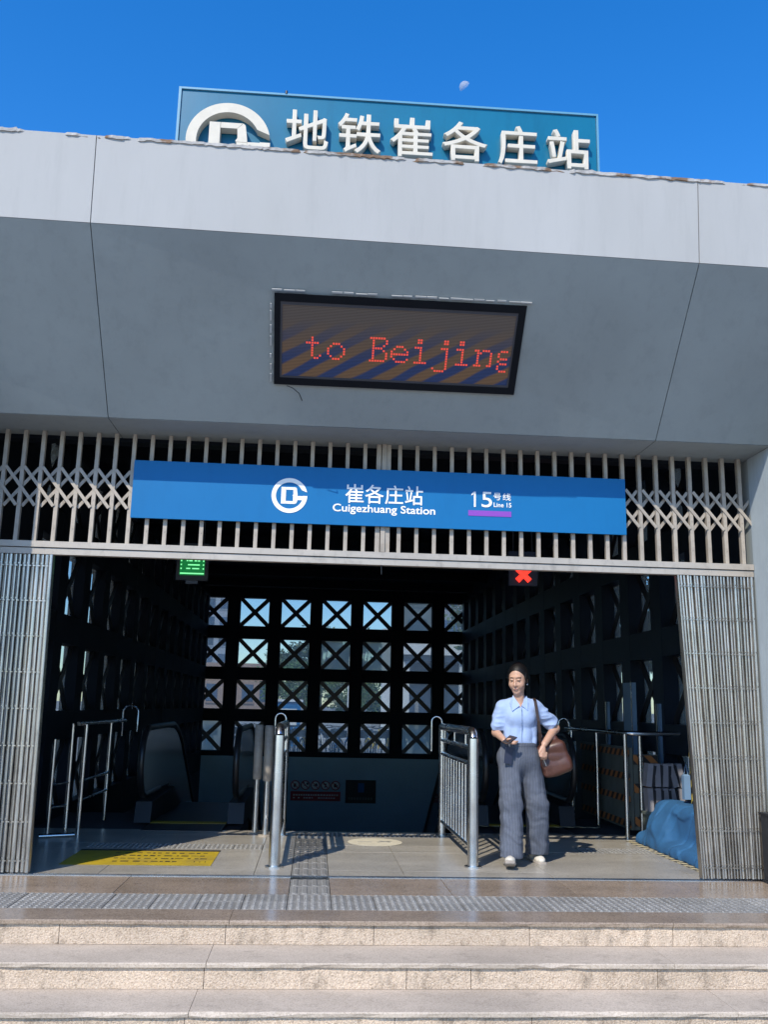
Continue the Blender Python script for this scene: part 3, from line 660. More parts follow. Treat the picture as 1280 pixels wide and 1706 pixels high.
# ------------------------------------------------------------------ escalators
def balustrade(t, x, glassmatn):
    """handrail loop with rounded newel, then sinking with the run"""
    zc, r = .66, .37; y0 = .03
    prof = [(y0+r-r*math.sin(a), zc+r*math.cos(a)) for a in [k*math.pi/12 for k in range(13)]]
    topb = [(2.3, 1.03), (2.7, .95), (3.1, .80), (9.0, -2.6)]
    pts = [(x, q[0], q[1]) for q in reversed(topb)]+[(x, p[0], p[1]) for p in prof]+[(x, 1.4, .29)]
    MB().tube(pts, .036, 10).build('handrail', 'rubber', t)
    poly = [(p[0]+.02, p[1]) for p in prof]+[(2.1,.29),(2.9,.0),(9.,-3.3),(9.,-2.66),(3.08,.74),(2.68,.90),(2.3,.98)]
    MB().prism(poly, x-.012, x+.012).build('glass_panel', glassmatn, t)
    MB().prism([(.35,0),(.42,.22),(2.1,.25),(2.9,-.02),(9,-3.32),(9,-3.9),(2.9,-.6),(2.5,-.29),(1.15,-.02)], x-.09, x+.09).build('skirt', 'dark', t)
def escalator(label, xa, xb, y0, glassn):
    t = thing('escalator', label, 'escalator', ((xa+xb)/2, y0, 0), 'escalators going down'); hw = (xb-xa)/2
    balustrade(t, -hw, glassn); balustrade(t, hw, glassn)
    MB().box(-hw+.1, hw-.1, -.3, 1.15, -.02, .004).build('floor_plate', 'darkmetal', t)
    MB().box(-hw+.1, hw-.1, .30, .48, .0045, .008).build('warning_line', 'yellow', t)
    for i in range(16):
        d = max(0, i-3); MB().box(-hw+.1, hw-.1, 1.2+i*.4, 1.6+i*.4, -.18-d*.2, -.012-d*.2).build('step', 'darkmetal', t)
    return t
escalator('escalator with glass balustrade beside the queue rail, in the shade', -1.85, -.82, 10.62, 'balglass')
escalator('closed escalator behind the woman beside the striped hoarding', 1.98, 3.0, 10.75, 'balglass2')
# ------------------------------------------------------------------ right side clutter
t = thing('guard_rail', 'tall steel guard rail around the blue tarpaulin heap', 'railing', (3.39, 10.16, 0))
for (x,y) in ((0,0),(.04,1.17),(-.02,2.07)): MB().tube([(x,y,0),(x,y,1.08)], .024, 10).build('post', 'steel', t)
MB().tube([(.20,.1,0),(.20,.1,1.08)], .024, 10).build('post', 'steel', t)
MB().tube([(-.03,2.3,1.09),(.03,1.17,1.09),(.0,.12,1.09),(.03,.03,1.09),(.10,0,1.09),(.62,.02,1.09)], .026, 12).build('top_rail', 'steel', t)
MB().tube([(-.13,2.3,.85),(-.13,2.3,1.15),(-.11,2.3,1.2),(-.06,2.3,1.22),(-.01,2.3,1.2),(.01,2.3,1.15),(.01,2.3,.6)], .014, 8).build('end_loop', 'steel', t)
def stripemat(name, c1, c2, freq, axis=0):
    m, N, L, b = newmat(name); b.inputs['Roughness'].default_value = .6
    tc = N.new('ShaderNodeTexCoord'); sx = N.new('ShaderNodeSeparateXYZ'); L.new(tc.outputs['Object'], sx.inputs[0])
    a1 = N.new('ShaderNodeMath'); a1.operation = 'ADD'; L.new(sx.outputs[0], a1.inputs[0]); L.new(sx.outputs[1], a1.inputs[1])
    a2 = N.new('ShaderNodeMath'); a2.operation = 'ADD'; L.new(a1.outputs[0], a2.inputs[0]); L.new(sx.outputs[2], a2.inputs[1])
    mu = N.new('ShaderNodeMath'); mu.operation = 'MULTIPLY'; mu.inputs[1].default_value = freq; L.new(a2.outputs[0], mu.inputs[0])
    fr = N.new('ShaderNodeMath'); fr.operation = 'FRACT'; L.new(mu.outputs[0], fr.inputs[0])
    gt = N.new('ShaderNodeMath'); gt.operation = 'GREATER_THAN'; gt.inputs[1].default_value = .5; L.new(fr.outputs[0], gt.inputs[0])
    mx = N.new('ShaderNodeMix'); mx.data_type = 'RGBA'; mx.inputs[6].default_value = (*c1,1); mx.inputs[7].default_value = (*c2,1); L.new(gt.outputs[0], mx.inputs[0]); L.new(mx.outputs[2], b.inputs['Base Color'])
    return m
MT['hazard'] = stripemat('hazard_stripes', (.55,.42,.08), (.02,.02,.02), 7); MT['hazard2'] = stripemat('hazard_stripes_orange', (.36,.14,.04), (.02,.018,.02), 6); MT['hazardw'] = stripemat('hazard_stripes_pale', (.60,.53,.34), (.05,.05,.045), 7)
t = thing('hoarding', 'grey hoarding boards with orange and black tape along the guard rail', 'hoarding', (3.52, 10.35, 0))
for k in range(3): MB().box(-.02+.002*k,.02+.002*k,.02+k*.62,.63+k*.62,.06,.93).build('board', 'boardgrey', t)
for z in (.12, .38, .62, .87): MB().box(-.03,-.0235,.0,1.88,z-.035,z+.035).build('tape', 'hazard2', t)
MB().box(.025,.30,.015,.06,.06,.86).build('end_board', 'boardgrey', t)
for z in (.15,.5,.8): MB().box(.025,.30,.008,.0145,z-.05,z+.05).build('end_tape', 'hazard2', t)
tag(MB().box(3.165,3.235,8.3,8.31,0.001,.003).build('floor_tape', 'hazardw'), 'striped floor tape patch', 'tape') if False else None
m = MB(); m.add([(3.30,9.98,.002),(3.37,10.0,.002),(3.40,8.02,.002),(3.32,8.02,.002),(3.30,9.98,.004),(3.37,10.0,.004),(3.40,8.02,.004),(3.32,8.02,.004)],[(0,1,2,3),(4,5,6,7),(0,1,5,4),(1,2,6,5),(2,3,7,6),(3,0,4,7)])
tag(m.build('floor_tape', 'hazardw'), 'black and cream striped floor tape edging the blue tarpaulin', 'tape')
m = MB().box(1.52,3.36,11.02,11.09,.002,.005)
tag(m.build('floor_tape', 'hazardw'), 'black and cream striped floor tape in front of the closed escalator', 'tape')
t = thing('striped_post', 'yellow and black striped post standing behind the blue tarpaulin', 'post', (3.80, 9.35, 0))
MB().box(-.022,.022,-.022,.022,0,1.02).build('post', 'hazard', t); MB().box(-.09,.09,-.09,.09,0,.05).build('foot', 'rubber', t)
# padded bars stacked on a rack
pad_names = ['outermost','second','third','fourth','innermost']
for lvl in range(2):
    for i in range(5):
        t = thing('folded_pad', f'grey folded pad, {pad_names[i]} in the {"upper" if lvl else "lower"} row behind the blue tarpaulin', 'pad', (3.575+i*.085, 10.0, .30+lvl*.25), 'folded pads stacked behind the tarpaulin')
        a = random.uniform(-.16,.16)*(1 if lvl else .5)
        m = MB().obox((-a*.3,0,0),(a*.3,0,.235), .058, .13); m.build('pad', 'padlight', t); MB().obox((-a*.3+.044,0.01,.0),(a*.3+.044,-.008,.22), .030, .13).build('dark_lining', 'padblack', t)
t = thing('pad_rack', 'low wooden rack carrying the grey folded pads', 'rack', (3.75, 10.0, 0))
for x in (-.20,.20): MB().box(x-.02,x+.02,-.06,.06,0,.27).build('leg', 'boardgrey', t)
MB().box(-.24,.26,-.075,.075,.271,.299).build('shelf', 'boardgrey', t)
t = thing('leaning_board', 'tall pale blue board standing against the hall side wall', 'board', (4.0, 11.75, 0))
MB().box(-.03,.03,-.16,.16,0.,1.68).build('board', 'paleboard', t); MB().box(-.036,-.0305,-.17,-.15,.0,1.69).build('edge', 'steel', t)
for k, (y, z0, z1, lab) in enumerate(((12.9,.6,1.45,'bright steel strip on the hall wall nearer the escalator'),(10.95,.55,1.42,'bright steel strip on the hall wall beside the tall pale blue board'))):
    t = thing('steel_strip', lab, 'strip', (4.085, y, z0)); MB().box(-.02,.012,-.03,.03,0,z1-z0).build('strip', 'paleboard', t); MB().box(-.022,.012,.05,.075,0,z1-z0).build('edge', 'steel', t)  # strips added to imitate narrow reflections in the wall glass
t = thing('blue_bag', 'small bright blue bag hung on the striped post', 'bag', (3.735, 9.36, .62)); MB().cbox(-.035,.03,-.03,.03,-.14,.10,.012).build('bag_body', 'paleboard', t); MB().tube([(-.02,0,.10),(0,0,.2),(.02,0,.10)], .006, 6).build('handle', 'paleboard', t)
# dark post by the wing wall
t = thing('dark_stand', 'dark brown metal stand at the foot of the grey wing wall', 'stand', (3.715, 7.62, 0))
MB().box(-.045,.044,-.2,.05,0.02,.52).build('body', 'darkmetal', t); MB().box(-.055,.044,-.21,.06,.521,.54).build('cap', 'dark', t); MB().box(-.055,.044,-.21,.06,0.001,.019).build('foot', 'dark', t)

# ------------------------------------------------------------------ implicit-surface modelling for soft shapes
class Field:
    def __init__(s, lo, hi, h):
        s.lo = np.array(lo, float); s.h = h; s.n = np.ceil((np.array(hi)-s.lo)/h).astype(int)+1
        s.F = np.full(s.n, 1., np.float32)
        s.ax = [s.lo[i]+h*np.arange(s.n[i]) for i in range(3)]
    def sub(s, lo, hi):
        a = np.clip(((np.array(lo)-s.lo)/s.h).astype(int), 0, s.n-1); b_ = np.clip(((np.array(hi)-s.lo)/s.h).astype(int)+2, 1, s.n)
        sl_ = tuple(slice(a[i], b_[i]) for i in range(3))
        X, Y, Z = np.meshgrid(*[s.ax[i][sl_[i]] for i in range(3)], indexing='ij'); return sl_, X, Y, Z
    def blend(s, sl_, d, k, op='add'):
        f = s.F[sl_]
        if op == 'sub': d = -d; hh = np.clip(.5-.5*(f-d)/k, 0, 1); s.F[sl_] = f*(1-hh)+d*hh+k*hh*(1-hh) if False else -smin(-f, -d, k)
        else: s.F[sl_] = smin(f, d, k)
    def cone(s, a, b_, ra, rb, k=.02, sx=(1,1,1), op='add', disp=None):
        a, b_ = np.array(a, float), np.array(b_, float); r = max(ra, rb)+.06; q = np.array(sx)
        sl_, X, Y, Z = s.sub(np.minimum(a, b_)-r*q, np.maximum(a, b_)+r*q)
        ab = (b_-a)/q; px, py, pz = (X-a[0])/q[0], (Y-a[1])/q[1], (Z-a[2])/q[2]
        t = np.clip((px*ab[0]+py*ab[1]+pz*ab[2])/max(ab@ab, 1e-9), 0, 1)
        d = np.sqrt((px-t*ab[0])**2+(py-t*ab[1])**2+(pz-t*ab[2])**2)-(ra+(rb-ra)*t)
        if disp is not None: d = d+disp(X, Y, Z, t)
        s.blend(sl_, d.astype(np.float32), k, op)
    def ell(s, c, r, k=.02, rot=None, op='add', disp=None):
        c = np.array(c, float); r = np.array(r, float); m_ = max(r)+.06
        sl_, X, Y, Z = s.sub(c-m_, c+m_); P = np.stack([X-c[0], Y-c[1], Z-c[2]], -1)
        if rot is not None: P = P@rot
        k0 = np.sqrt(((P/r)**2).sum(-1)); k1 = np.sqrt(((P/r**2)**2).sum(-1))+1e-9
        d = k0*(k0-1)/k1
        if disp is not None: d = d+disp(X, Y, Z)
        s.blend(sl_, d.astype(np.float32), k, op)
    def rbox(s, c, hw, rad, k=.02, rot=None, op='add', disp=None):
        c = np.array(c, float); hw = np.array(hw, float); m_ = np.linalg.norm(hw)+.06
        sl_, X, Y, Z = s.sub(c-m_, c+m_); P = np.stack([X-c[0], Y-c[1], Z-c[2]], -1)
        if rot is not None: P = P@rot
        q = np.abs(P)-hw+rad; d = np.sqrt((np.maximum(q, 0)**2).sum(-1))+np.minimum(q.max(-1), 0)-rad
        if disp is not None: d = d+disp(X, Y, Z)
        s.blend(sl_, d.astype(np.float32), k, op)
    def cut(s, nrm, dd):
        """keep the half-space nrm.p < dd"""
        X, Y, Z = np.meshgrid(*s.ax, indexing='ij'); s.F = np.maximum(s.F, (nrm[0]*X+nrm[1]*Y+nrm[2]*Z-dd).astype(np.float32))
    def mesh(s, name, mat, org=(0,0,0)):
        F = s.F.copy()
        F[0], F[-1], F[:,0], F[:,-1], F[:,:,0], F[:,:,-1] = 1, 1, 1, 1, 1, 1
        S = F < 0; nx, ny, nz = np.array(F.shape)-1
        C = np.zeros((nx, ny, nz), int)
        for i in (0,1):
            for j in (0,1):
                for l in (0,1): C += S[i:i+nx, j:j+ny, l:l+nz]
        act = (C > 0) & (C < 8); idx = np.full(act.shape, -1); idx[act] = np.arange(act.sum())
        pos = np.zeros((act.sum(), 3)); cnt = np.zeros(act.sum())
        I = np.argwhere(act)
        for ax in range(3):
            o1, o2 = [q for q in range(3) if q != ax]
            for u in (0,1):
                for v in (0,1):
                    A = I.copy(); A[:,o1] += u; A[:,o2] += v; B = A.copy(); B[:,ax] += 1
                    fa = F[A[:,0],A[:,1],A[:,2]]; fb = F[B[:,0],B[:,1],B[:,2]]; ch = (fa < 0) != (fb < 0)
                    t = np.where(ch, fa/np.where(ch, fa-fb, 1), 0); P = A.astype(float); P[:,ax] += t
                    pos[ch] += P[ch]; cnt[ch] += 1
        pos = pos/cnt[:,None]*s.h+s.lo-np.array(org)
        faces = []
        for ax in range(3):
            o1, o2 = [(1,2),(2,0),(0,1)][ax]
            sl0 = [slice(None)]*3; sl1 = [slice(None)]*3; sl0[ax] = slice(0,-1); sl1[ax] = slice(1,None)
            a, b_ = S[tuple(sl0)], S[tuple(sl1)]
            E = np.argwhere(a != b_); ins = a[tuple(E.T)]
            ok = (E[:,o1] > 0) & (E[:,o2] > 0) & (E[:,o1] < F.shape[o1]-1) & (E[:,o2] < F.shape[o2]-1); E, ins = E[ok], ins[ok]
            q = []
            for du, dv in ((-1,-1),(0,-1),(0,0),(-1,0)):
                G = E.copy(); G[:,o1] += du; G[:,o2] += dv; q.append(idx[G[:,0],G[:,1],G[:,2]])
            q = np.stack(q, 1); q[~ins] = q[~ins][:, ::-1]; faces.append(q)
        faces = np.concatenate(faces)
        me = bpy.data.meshes.new(name); me.from_pydata(pos.tolist(), [], faces.tolist()); me.polygons.foreach_set('use_smooth', [True]*len(faces))
        me.materials.append(MT[mat]); me.update(); return me
def smin(a, b_, k):
    h_ = np.clip(.5+.5*(b_-a)/k, 0, 1); return b_+(a-b_)*h_-k*h_*(1-h_)
def vnoise(X, Y, Z, f, seed=0):
    r_ = np.random.RandomState(seed); out = 0
    for _ in range(6):
        d = r_.normal(size=3); d /= np.linalg.norm(d); out = out+np.sin((X*d[0]+Y*d[1]+Z*d[2])*f*r_.uniform(.6,1.5)+r_.uniform(0,6.28))
    return out/6

# ------------------------------------------------------------------ blue tarpaulin over a heap
def fold(X, Y, Z): return .65*(.034-.05*np.abs(vnoise(X, Y, Z, 8, 3))+.02*np.abs(vnoise(X*1.4, Y*.8, Z, 15, 5))-.02*np.maximum(0, 1-np.abs(vnoise(X, Y, Z*1.3, 11, 17))*7)+.016*np.maximum(0, 1-np.abs(vnoise(X, Y, Z, 13, 23))*8))
fd = Field((3.28,8.0,-.03), (4.12,10.0,.75), .012)
fd.rbox((3.80,9.0,.17), (.31,.75,.29), .10, .05, disp=fold); fd.rbox((3.73,9.02,.0), (.38,.92,.13), .10, .10, disp=fold); fd.ell((3.70,9.45,.14), (.34,.48,.30), .06, disp=fold)
fd.cut((0,0,-1), -.004); fd.cut((1,0,0), 4.09)
fd.cut((0,1,0), 9.88)
o = link('tarpaulin', fd.mesh('tarpaulin', 'tarp', (3.8,9.2,0)), None, (3.8,9.2,0))
tag(o, 'crumpled blue tarpaulin draped over a low heap inside the gate', 'tarpaulin')

# ------------------------------------------------------------------ floor stickers
t = thing('yellow_floor_sticker', 'yellow floor sticker with black notes lying half in shade', 'sticker', (-1.41, 8.55, 0))
MB().box(-.615,.615,-.37,.37,.002,.004).build('sheet', 'yellow', t); MB().box(-.62,.62,.375,.45,.002,.0045).build('header', 'black', t)
m = MB()
for r_ in range(4):
    x = -.28+.02*r_; y = .27-r_*.15
    while x < (.50 if r_ < 3 else .3):
        wd = random.uniform(.015,.07); m.box(x, x+wd, y-.02-random.random()*.02, y+random.random()*.015, .0042, .0047); x += wd+random.uniform(.012,.04)
m.build('lettering', 'black', t)
m = MB()
for k in range(3): m.tube([(.46+k*.045,-.21+.03*math.cos(a),.0048+.0*a) for a in (0,1,2)], .003, 4)
m.build('pictogram', 'black', t)
t = thing('oval_floor_sticker', 'round cream floor sticker at the head of the stairs', 'sticker', (.66, 9.66, 0))
MB().prism([(.27*math.cos(a), .27*math.sin(a)) for a in [k*math.pi/16 for k in range(32)]], 0, 1, 'x')
m = MB(); n = 32; vs = [(.27*math.cos(a), .27*math.sin(a), z) for z in (.002,.004) for a in [k*2*math.pi/n for k in range(n)]]
m.add(vs, [tuple(range(n-1,-1,-1)), tuple(range(n,2*n))]+[(k,(k+1) % n,(k+1) % n+n,k+n) for k in range(n)]); m.build('disc', 'cream', t)
m = MB(); m.obox((.02,-.02,.0045),(.17,.06,.0045),.03,.001,(0,0,1)); m.obox((.05,.07,.0047),(.15,-.02,.0047),.03,.001,(0,0,1)); m.obox((-.17,.02,.0045),(-.03,.0,.0045),.02,.001,(0,0,1)); m.build('arrow_mark', 'tactile', t)

# ------------------------------------------------------------------ hanging lit signs
MT['green'] = pm('exit_green', (.0,.06,.02), .5, emit=(.0,.16,.03), es=.5, var=0); MT['greenhi'] = pm('exit_green_bright', (.1,.5,.2), .5, emit=(.25,1,.4), es=.6, var=0)
MT['redx'] = pm('lit_red', (.3,.02,.02), .5, emit=(.95,.035,.02), es=1.0, var=0); MT['navy'] = pm('navy_panel', (.008,.014,.04), .5)
t = thing('exit_sign', 'green lit emergency sign hanging inside over the escalator side', 'sign', (-1.277, 9.5, 2.58))
MB().box(-.16,.16,0,.06,-.05,.33).build('housing', 'dark', t); MB().box(-.125,.125,-.006,0-.0005,-.0,.29).build('panel', 'green', t)
lm = [(-.12,.12,.012,.024)]
for z in (.06,.10,.14,.18,.22): lm += [(-.118,-.105,z,z+.014),(.105,.118,z,z+.014)]
for (z, segs) in ((.062,((-.06,-.02),(.0,.07))),(.10,((-.045,.075),)),(.142,((-.06,-.045),(-.035,.0),(.02,.045),(.055,.075))),(.185,((-.06,-.035),(.05,.075)))):
    lm += [(a, b_, z, z+.012) for a, b_ in segs]
for a, b_, c, d in lm: MB().box(a, b_, -.009, -.0065, c, d).build('lit_mark', 'greenhi', t)
MB().box(-.06,.06,.01,.05,-.085,-.051).build('bracket', 'darkmetal', t)
for x in (-.1,.1): MB().tube([(x,.03,.33),(x,.03,1.74)], .008, 6).build('rod', 'dark', t)
t = thing('red_cross_signal', 'lit red cross signal on a navy panel hanging inside', 'signal', (2.14, 9.5, 2.58))
MB().box(-.15,.15,0,.05,0,.36).build('panel', 'navy', t)
m = MB()
for s_ in (-1,1): m.tube([(-.065*s_,-.012,.05),(-.035*s_,-.012,.08),(.035*s_,-.012,.145),(.065*s_,-.012,.175)], [.030,.028,.028,.030], 10)
m.build('cross', 'redx', t)
for x in (-.1,.1): MB().tube([(x,.025,.36),(x,.025,1.74)], .008, 6).build('rod', 'dark', t)

# ------------------------------------------------------------------ the walking woman
def sss(m, col):
    b = m.node_tree.nodes['Principled BSDF']; b.inputs['Subsurface Weight'].default_value = .25; b.inputs['Subsurface Radius'].default_value = (.012,.005,.003); b.inputs['Subsurface Scale'].default_value = .5
    return m
MT['skin'] = sss(pm('skin', (.50, .30, .21), .5, var=.05, scale=25), 0)
MT['hair'] = pm('hair_black', (.006, .005, .005), .5, spec=.3, bump=.3, bscale=120, var=.5, scale=60, stretch=(1,1,.15))
MT['shirt'] = pm('shirt_light_blue', (.32, .43, .66), .8, var=.05, scale=20, bump=.25, bscale=45)
MT['shirtline'] = pm('shirt_seam', (.12, .18, .33), .8)
MT['brown'] = pm('bag_brown_leather', (.075, .030, .021), .42, var=.3, scale=12, bump=.25, bscale=30)
MT['strap'] = pm('strap_dark_brown', (.035, .02, .016), .45)
MT['shoe'] = pm('shoe_cream', (.58, .55, .48), .65, var=.15, scale=18, bump=.3, bscale=60)
MT['sole'] = pm('shoe_sole', (.30, .27, .24), .8, var=.15, scale=20)
MT['lip'] = pm('lips', (.36, .15, .12), .5); MT['brow'] = pm('brow', (.13, .08, .06), .9); MT['lid'] = pm('lash', (.03, .02, .018), .6)
def trousermat():
    m = pm('trousers_grey_pinstripe', (.088, .104, .140), .85, var=.2, scale=9, bump=.3, bscale=90)
    N, L = m.node_tree.nodes, m.node_tree.links; b = N['Principled BSDF']; src = b.inputs['Base Color'].links[0].from_socket
    tc = N.new('ShaderNodeTexCoord'); wv = N.new('ShaderNodeTexWave'); wv.bands_direction = 'X'; wv.inputs['Scale'].default_value = 13; wv.inputs['Distortion'].default_value = 5.0; wv.inputs['Detail'].default_value = 3; L.new(tc.outputs['Object'], wv.inputs[0])  # wavy bands: faint cloth stripes with dark fold shade painted in
    mr = N.new('ShaderNodeMapRange'); mr.inputs[3].default_value = .84; mr.inputs[4].default_value = 1.06; L.new(wv.outputs[0], mr.inputs[0])
    vm = N.new('ShaderNodeVectorMath'); vm.operation = 'SCALE'; L.new(src, vm.inputs[0]); L.new(mr.outputs[0], vm.inputs['Scale']); L.new(vm.outputs[0], b.inputs['Base Color'])
    return m
MT['trousers'] = trousermat()
PX, PY = 1.86, 8.45
wn = thing('person', 'woman in light blue shirt and wide grey trousers walking out with a shoulder bag', 'person', (PX, PY, 0))
WO = (PX, PY, 0)
def prt(fd, name, mat, parent=wn): return link(name, fd.mesh(name, mat, WO), parent)
# head frame: turned to her right (towards -x) and bowed a little
yw_, pt_, rl_ = R(-27), R(14), R(3)
Rz = np.array([[math.cos(yw_),-math.sin(yw_),0],[math.sin(yw_),math.cos(yw_),0],[0,0,1]]); Rx = np.array([[1,0,0],[0,math.cos(pt_),-math.sin(pt_)],[0,math.sin(pt_),math.cos(pt_)]])
HR = Rz@Rx; HC = np.array([1.842, 8.445, 1.588])
hp = lambda x, y, z: HC+HR@np.array([x, y, z])        # head space: -y is forward
bd = Field((1.52,8.08,.02), (2.34,8.75,1.76), .0062)
# legs and trunk under the clothes
bd.cone((1.80,8.47,.92),(1.765,8.36,.50),.075,.055,.04); bd.cone((1.765,8.36,.50),(1.735,8.27,.10),.052,.035,.03)
bd.cone((1.95,8.50,.92),(1.99,8.50,.50),.075,.055,.04); bd.cone((1.99,8.50,.50),(2.01,8.60,.10),.052,.035,.03)
bd.ell((1.865,8.47,.95),(.15,.10,.12),.05); bd.cone((1.865,8.47,.98),(1.862,8.48,1.28),.085,.10,.05,(1.25,.85,1))
bd.cone((1.76,8.49,1.335),(1.97,8.49,1.345),.05,.05,.04)
bd.cone((1.862,8.485,1.33),(1.852,8.46,1.50),.052,.047,.025)
# arms
ELB_R, WR_R = (1.655,8.51,1.11), (1.690,8.335,1.052); ELB_L, WR_L = (2.205,8.55,1.155), (2.062,8.375,1.02)
bd.cone((1.715,8.49,1.33),ELB_R,.048,.038,.03); bd.cone(ELB_R,WR_R,.037,.025,.02)
bd.cone((2.015,8.50,1.34),ELB_L,.048,.040,.03); bd.cone(ELB_L,WR_L,.041,.028,.02)
# right hand, palm up, holding the phone
bd.ell((1.715,8.295,1.035),(.036,.046,.018),.012)
for k, (dx, dy) in enumerate(((.030,-.010),(.022,-.028),(.006,-.038),(-.012,-.036))):
    a = np.array((1.722+dx*.8, 8.283+dy*.7, 1.032)); b_ = a+np.array((.034,-.022,-.006)); c = b_+np.array((.014,-.004,.018))
    bd.cone(a,b_,.0105,.0095,.006); bd.cone(b_,c,.0093,.008,.004)
bd.cone((1.70,8.275,1.04),(1.706,8.235,1.06),.012,.010,.008); bd.cone((1.706,8.235,1.06),(1.726,8.222,1.066),.0098,.008,.004)
# left hand closing on the bag
bd.ell((2.043,8.352,.972),(.026,.022,.044),.012)
for k in range(4):
    a = np.array((2.030+k*.015, 8.336+k*.006, .945)); b_ = a+np.array((-.006,-.006,-.036+.004*abs(k-1.5))); c = b_+np.array((.004,.018,-.020))
    bd.cone(a,b_,.0105,.0098,.006); bd.cone(b_,c,.0096,.008,.004)
bd.cone((2.026,8.35,.985),(2.008,8.335,.950),.012,.010,.008); bd.cone((2.008,8.335,.950),(2.012,8.333,.918),.010,.008,.004)
# skull and face
bd.ell(hp(0,.018,.035),(.079,.097,.092),.02,HR); bd.ell(hp(0,-.030,-.035),(.070,.066,.088),.03,HR); bd.ell(hp(0,-.062,-.108),(.028,.026,.022),.03,HR)
bd.ell(hp(.036,-.062,-.040),(.030,.026,.026),.025,HR); bd.ell(hp(-.036,-.062,-.040),(.030,.026,.026),.025,HR)
bd.cone(hp(0,-.092,.012),hp(0,-.112,-.036),.0085,.0125,.012); bd.ell(hp(.012,-.100,-.040),(.009,.010,.008),.008,HR); bd.ell(hp(-.012,-.100,-.040),(.009,.010,.008),.008,HR)
for s_ in (-1,1):
    bd.ell(hp(.031*s_,-.103,.010),(.019,.014,.012),.014,HR,'sub'); bd.ell(hp(.031*s_,-.082,.008),(.017,.014,.011),.006,HR)
    bd.ell(hp(.079*s_,.012,-.012),(.009,.020,.032),.008,HR); bd.cone(hp(.010*s_,-.092,.034),hp(.046*s_,-.078,.036),.008,.007,.014)
bd.ell(hp(0,-.094,-.068),(.024,.011,.0065),.008,HR); bd.ell(hp(0,-.092,-.080),(.020,.011,.007),.006,HR)
body = prt(bd, 'body', 'skin')
def dot(name, c, r_, mat, n=10):
    f = Field(np.array(c)-max(r_)-.006, np.array(c)+max(r_)+.006, .0016); f.ell(c, r_, .001, HR); return prt(f, name, mat, body)
for s_ in (-1,1):
    dot('eyebrow', hp(.031*s_,-.0925,.031), (.018,.004,.0024), 'brow'); dot('eyelash', hp(.031*s_,-.0945,.0035), (.0165,.004,.0026), 'lid')
dot('lips', hp(0,-.0985,-.073), (.0175,.008,.0055), 'lip')
# hair pulled back, centre parting
hr_ = Field((1.70,8.30,1.42), (2.0,8.62,1.76), .005)
hr_.ell(hp(0,.030,.045),(.087,.102,.098),.02,HR); hr_.ell(hp(0,.09,-.03),(.062,.05,.06),.03,HR)
hr_.ell(hp(.083,.015,.0),(.010,.045,.055),.02,HR); hr_.ell(hp(-.083,.015,.0),(.010,.045,.055),.02,HR)
hr_.ell(hp(0,-.088,-.014),(.069,.075,.088),.010,HR,'sub'); hr_.cone(hp(0,-.075,.10),hp(0,-.02,.142),.003,.003,.006,op='sub')
hr_.ell(hp(.082,.012,-.016),(.012,.022,.030),.004,HR,'sub'); hr_.ell(hp(-.082,.012,-.016),(.012,.022,.030),.004,HR,'sub')
prt(hr_, 'hair', 'hair')
dotE = Field(hp(.083,.004,-.048)-.02, hp(.083,.004,-.048)+.02, .0025); dotE.ell(hp(.083,.004,-.048),(.006,.006,.012),.002); prt(dotE, 'earring', 'white')
# shirt
def sfold(X, Y, Z): 
    lo = np.clip((1.24-Z)/.16, 0, 1)
    return -.013*np.abs(np.sin((X-1.86)*44+vnoise(X,Y,Z,16,2)*2.6))*lo+.007*vnoise(X,Y,Z,26,1)-.009*np.abs(vnoise(X,Y*.5,Z*.8,40,8))+.006
def slf(X, Y, Z, t): return (.024*np.abs(vnoise(X,Y,Z*1.4,38,4))-.007)*np.clip(t*2,0.25,1)+.006*vnoise(X,Y,Z,45,6)
sh = Field((1.53,8.24,.96), (2.33,8.72,1.47), .0055)
sh.cone((1.858,8.475,1.04),(1.860,8.48,1.24),.124,.126,.04,(1.26,.86,1),disp=lambda X,Y,Z,t: sfold(X,Y,Z)); sh.ell((1.86,8.485,1.27),(.175,.118,.125),.05,disp=sfold)
sh.ell((1.815,8.405,1.245),(.065,.055,.065),.05); sh.ell((1.905,8.405,1.245),(.065,.055,.065),.05)
sh.cone((1.735,8.49,1.335),(1.985,8.49,1.345),.062,.062,.05); sh.cone((1.80,8.485,1.365),(1.915,8.485,1.37),.052,.052,.04)
sh.cone((1.715,8.49,1.325),(1.668,8.505,1.165),.070,.063,.03,disp=slf); sh.cone((2.01,8.50,1.335),(2.165,8.535,1.205),.070,.066,.03,disp=slf)
shn = sh
X, Y, Z = np.meshgrid(*sh.ax, indexing='ij')
arm_l = (X > 2.075); dcut = ((X-2.165)*.74+(Z-1.205)*-.64+(Y-8.535)*.15)-.03
sh.F = np.where(arm_l, np.maximum(sh.F, dcut), sh.F).astype(np.float32)
arm_r = (X < 1.712) & (Z < 1.2); sh.F = np.where(arm_r, np.maximum(sh.F, 1.128-Z), sh.F).astype(np.float32)
sh.F = np.where(~arm_r & (X < 2.06), np.maximum(sh.F, 1.012+.012*np.sin(X*30)-Z), sh.F).astype(np.float32)
sh.cone((1.857,8.45,1.42),(1.850,8.40,1.37),.040,.032,.01,op='sub')
shirt = prt(sh, 'shirt', 'shirt')
